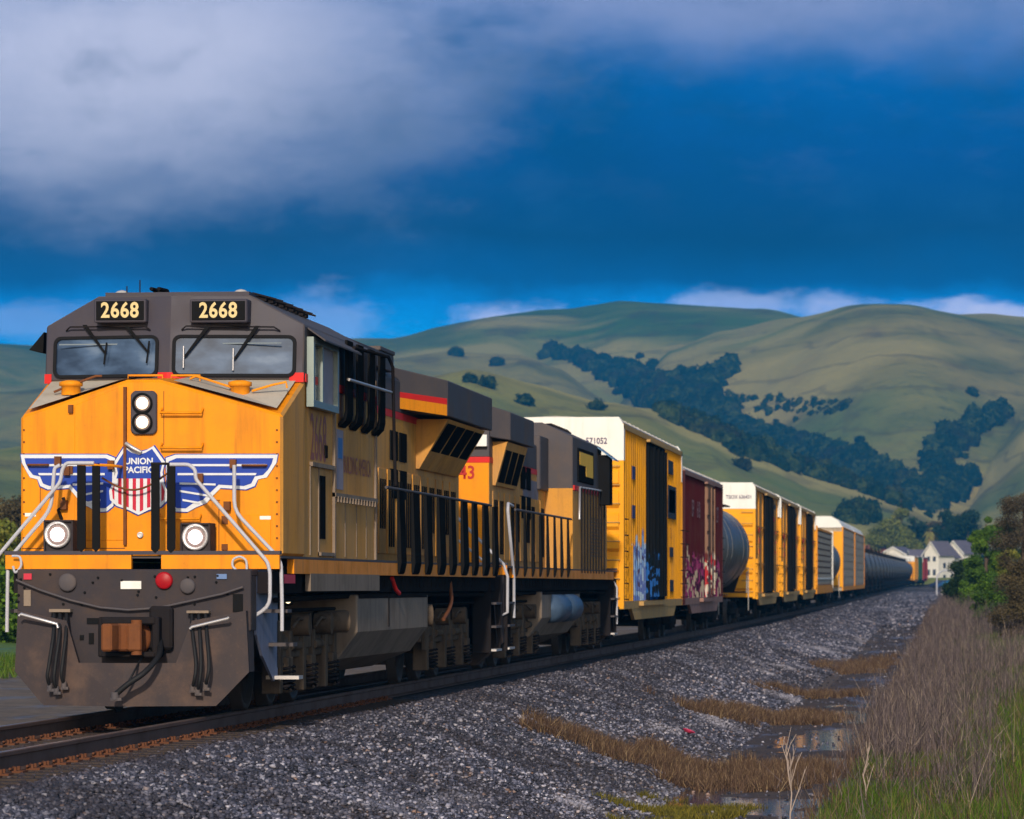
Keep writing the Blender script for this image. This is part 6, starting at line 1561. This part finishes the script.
gable_house('blue-grey house with a wide dark roof between the white houses', 910, 840, 7, 12, 5.4, 7.6, R(-82), M_hb, M_roof, [(-2, 3, 1, 1.2), (0, 3, 1, 1.2), (2, 3, 1, 1.2)])
gable_house('tall cream house with steep white gable and grey roof', 931.5, 800, 3.4, 6.5, 6.6, 8.9, R(-30), M_hw, M_roof, [(-.7, 4.9, .7, 1.0), (.7, 4.9, .7, 1.0), (-.7, 2.0, .7, 1.2), (.7, 2.0, .7, 1.2)])
gable_house('cream house wing with a lower gable joined beside the tall gabled house', 939, 806, 3.8, 6, 6.0, 8.0, R(-24), M_hw, M_roof, [(-.9, 4.0, .8, 1.1), (.9, 4.0, .8, 1.1), (-.9, 1.6, .8, 1.2), (.9, 1.6, .8, 1.2)])
gable_house('white-gabled house half hidden by the leafy tree', 954, 820, 4.4, 8, 6.9, 9.2, R(-28), M_hw, M_roof, [(-.9, 4.4, .8, 1.1), (.9, 4.4, .8, 1.1)])
# parked cars below the houses
def parked_car(px, Z, c, label, rz_):
    p = on(px, Z); T = empty('parked_car', label, 'car', tuple(p), rz_, 'cars parked below the houses'); m = MB()
    m.prism([(-.85, -2.1, .3), (-.85, -2.15, .75), (-.85, -1.2, .92), (-.85, -.7, 1.4), (-.85, .9, 1.42), (-.85, 1.6, .95), (-.85, 2.1, .85), (-.85, 2.1, .3)], (1.7, 0, 0)); m.build('body', paint(c[0], c[1], .35, (.1, .1, .1), .15, .1), T, bevel=.08)
    m = MB(); m.box(-.87, .87, -.6, .85, .98, 1.34); m.build('side_glass', M_win, T)
    for x in (-.8, .8):
        for y in (-1.3, 1.3): m = MB(); m.lathe((x - .1, y, .32), (1, 0, 0), [(0, .32), (.2, .32)], 14); m.build('wheel', M_black, T)
parked_car(950, 600, ('car_blue', (.02, .08, .22)), 'blue parked car below the cream houses', R(80)); parked_car(944, 604, ('car_navy', (.02, .03, .08)), 'dark navy parked car left of the blue one', R(70)); parked_car(956, 596, ('car_cyan', (.03, .2, .42)), 'bright blue parked car nearest the green tree', R(95))
# road crossing the line
m = MB(); pa = polar(925, 585); m.box(-8, 60, 0, 7, 0, .02); o = m.build('road', plain('asphalt_pale', (.20, .19, .19), .9)); o.location = (pa.x, pa.y, ground_z(pa.x, pa.y) + .14); o.rotation_euler = (0, 0, R(-8)); tag(o, kind='structure')
# white hoop-shaped pipe rail by the crossing
p = on(946, 420); T = empty('pipe_hoop', 'white hoop-shaped pipe rail standing near the crossing', 'pipe rail', tuple(p)); m = MB()
m.tube([(-1.0, 0, 0), (-1.0, 0, 1.8)] + [(-1.0 * math.cos(a), 0, 1.8 + 1.0 * math.sin(a)) for a in [math.pi * k / 10 for k in range(1, 10)]] + [(1.0, 0, 1.8), (1.0, 0, 0)], .09, 8); m.build('hoop', M_rail, T)
m = MB(); m.cyl((1.9, .3, 0), (1.9, .3, 3.2), .08, 8); m.build('post', M_rail, T); m = MB(); m.box(-.5, .6, -.1, .1, .1, .9); m.build('control_box', M_galv, T)
# trees around the houses
for k, (px, Z, h, w, mt, lab, cn) in enumerate([(876, 950, 11, 5, L_olive, 'olive tree over the terracotta roof, leftmost behind the houses', .2), (888, 930, 13, 5, L_olive, 'olive tree behind the white gable', .2), (900, 940, 16, 4.5, L_olive, 'tallest yellowish tree behind the houses', .4), (901, 1000, 20, 3, L_dark, 'dark pointed conifer behind the yellowish tree', .8), (916, 960, 14, 5, L_dark, 'dark rounded tree left of the palm', .2),
        (944, 980, 15, 4.5, L_dark, 'dark tree right of the palm', .3), (955, 940, 14, 5, L_dark, 'dark tree behind the right-hand house', .3), (908, 900, 10, 4, L_olive, 'low olive tree right of the orange roof', .1), (938, 1000, 13, 5, L_brown, 'brownish bare tree directly behind the palm', .2), (866, 980, 9, 5, L_green, 'green tree above the tank cars', .1), (968, 900, 13, 6, L_dark, 'dark tree glimpsed beside the leafy tree', .3)]):
    p = on(px, Z); tree('tree', lab, 'tree', p.x, p.y, p.z - .3, h * 1.3, w * 1.4, 9000, .32, mt, 60 + k, 'trees behind the houses', base=.08, cone=cn, n=34, rs_=(.22, .42))
# palm
p = on(930, 820); T = empty('palm_tree', 'palm tree with a shaggy sunlit head above the houses', 'palm tree', tuple(p)); m = MB(); m.tube([(0, 0, -.5), (.1, 0, 5), (0, 0, 11.5)], .38, 8, [1.2, 1, .8]); m.build('trunk', M_bark, T)
m = MB(); random.seed(9)
for k in range(46):
    a = random.uniform(0, 6.28); e = random.uniform(-1.2, 1.1); L_ = random.uniform(1.6, 2.6); q = []
    for t in (0, .35, .7, 1): q.append(Vector((math.cos(a) * math.cos(e) * L_ * t, math.sin(a) * math.cos(e) * L_ * t, 11.3 + math.sin(e) * L_ * t - .9 * L_ * t * t * .6)))
    sd = Vector((-math.sin(a), math.cos(a), 0))
    for i in range(3):
        w0, w1 = (.10, .34, .30, .04)[i], (.10, .34, .30, .04)[i + 1]; m.add([q[i] - sd * w0, q[i] + sd * w0, q[i + 1] + sd * w1, q[i + 1] - sd * w1], [(0, 1, 2, 3)])
m.build('fronds', plain('palm_frond', (.22, .20, .05), .7), T, fix=False)
m = MB(); m.lathe((0, 0, 8.3), (0, 0, 1), [(0, .5), (.8, .95), (2, 1.0), (2.9, .6)], 12); m.build('dead_skirt', paint('palm_skirt', (.30, .22, .10), .9), T)
# ------------------------------------------------------------------ mirrored pieces become left and right parts of their own
def islands(me):
    n = len(me.vertices); par = list(range(n))
    def find(i):
        while par[i] != i: par[i] = par[par[i]]; i = par[i]
        return i
    for p in me.polygons:
        v = p.vertices; r = find(v[0])
        for w in v[1:]:
            q = find(w)
            if q != r: par[q] = r
    return [find(i) for i in range(n)]
EACH = {'hood_doors': 'hood_door', 'tie_plates': 'tie_plate', 'filter_openings': 'filter_opening', 'coil_springs': 'coil_spring', 'brake_cylinders': 'brake_cylinder'}
cache = {}
def split_data(me):
    if me.name in cache: return cache[me.name]
    cache[me.name] = None
    if len(me.vertices) > 9000 or len(me.vertices) < 8: return None
    root = islands(me); xs_ = {}
    for i, r in enumerate(root):
        x = me.vertices[i].co.x
        a = xs_.setdefault(r, [x, x]); a[0] = min(a[0], x); a[1] = max(a[1], x)
    if len(xs_) < 2: return None
    base = me.name.split('.')[0]
    if base in EACH and EACH[base]:
        keys = {r: k for k, r in enumerate(xs_)}
    else:
        if any(a[0] < .06 and a[1] > -.06 for a in xs_.values()): return None
        s = {r: (0 if a[0] > 0 else 1) for r, a in xs_.items()}
        if len(set(s.values())) < 2: return None
        keys = s
    out = []
    for k in sorted(set(keys.values())):
        m2 = bpy.data.meshes.new(base); idx = {}; vs = []; fs = []; mi = []; sm = []
        for p in me.polygons:
            if keys[root[p.vertices[0]]] != k: continue
            f = []
            for v in p.vertices:
                if v not in idx: idx[v] = len(vs); vs.append(me.vertices[v].co[:])
                f.append(idx[v])
            fs.append(f); mi.append(p.material_index); sm.append(p.use_smooth)
        m2.from_pydata(vs, [], fs)
        for mt in me.materials: m2.materials.append(mt)
        m2.polygons.foreach_set('material_index', mi); m2.polygons.foreach_set('use_smooth', sm); out.append(m2)
    cache[me.name] = out; return out
for o in [o for o in bpy.data.objects if o.type == 'MESH' and o.parent is not None and not o.name.startswith(('truck', 'underframe', 'sleeper', 'end_', 'crown', 'digits', 'letter', 'slogan', 'cab_number', 'car_number', 'side_text', 'end_number', 'frame', 'roof', 'verge'))]:
    if o.name.split('.')[0] not in EACH and o.children: continue
    parts = split_data(o.data)
    if not parts: continue
    base = o.name.split('.')[0]; nm = EACH.get(base) or base
    o.data = parts[0]; o.name = nm
    for p in parts[1:]:
        c = o.copy(); c.data = p; col.objects.link(c); c.name = nm
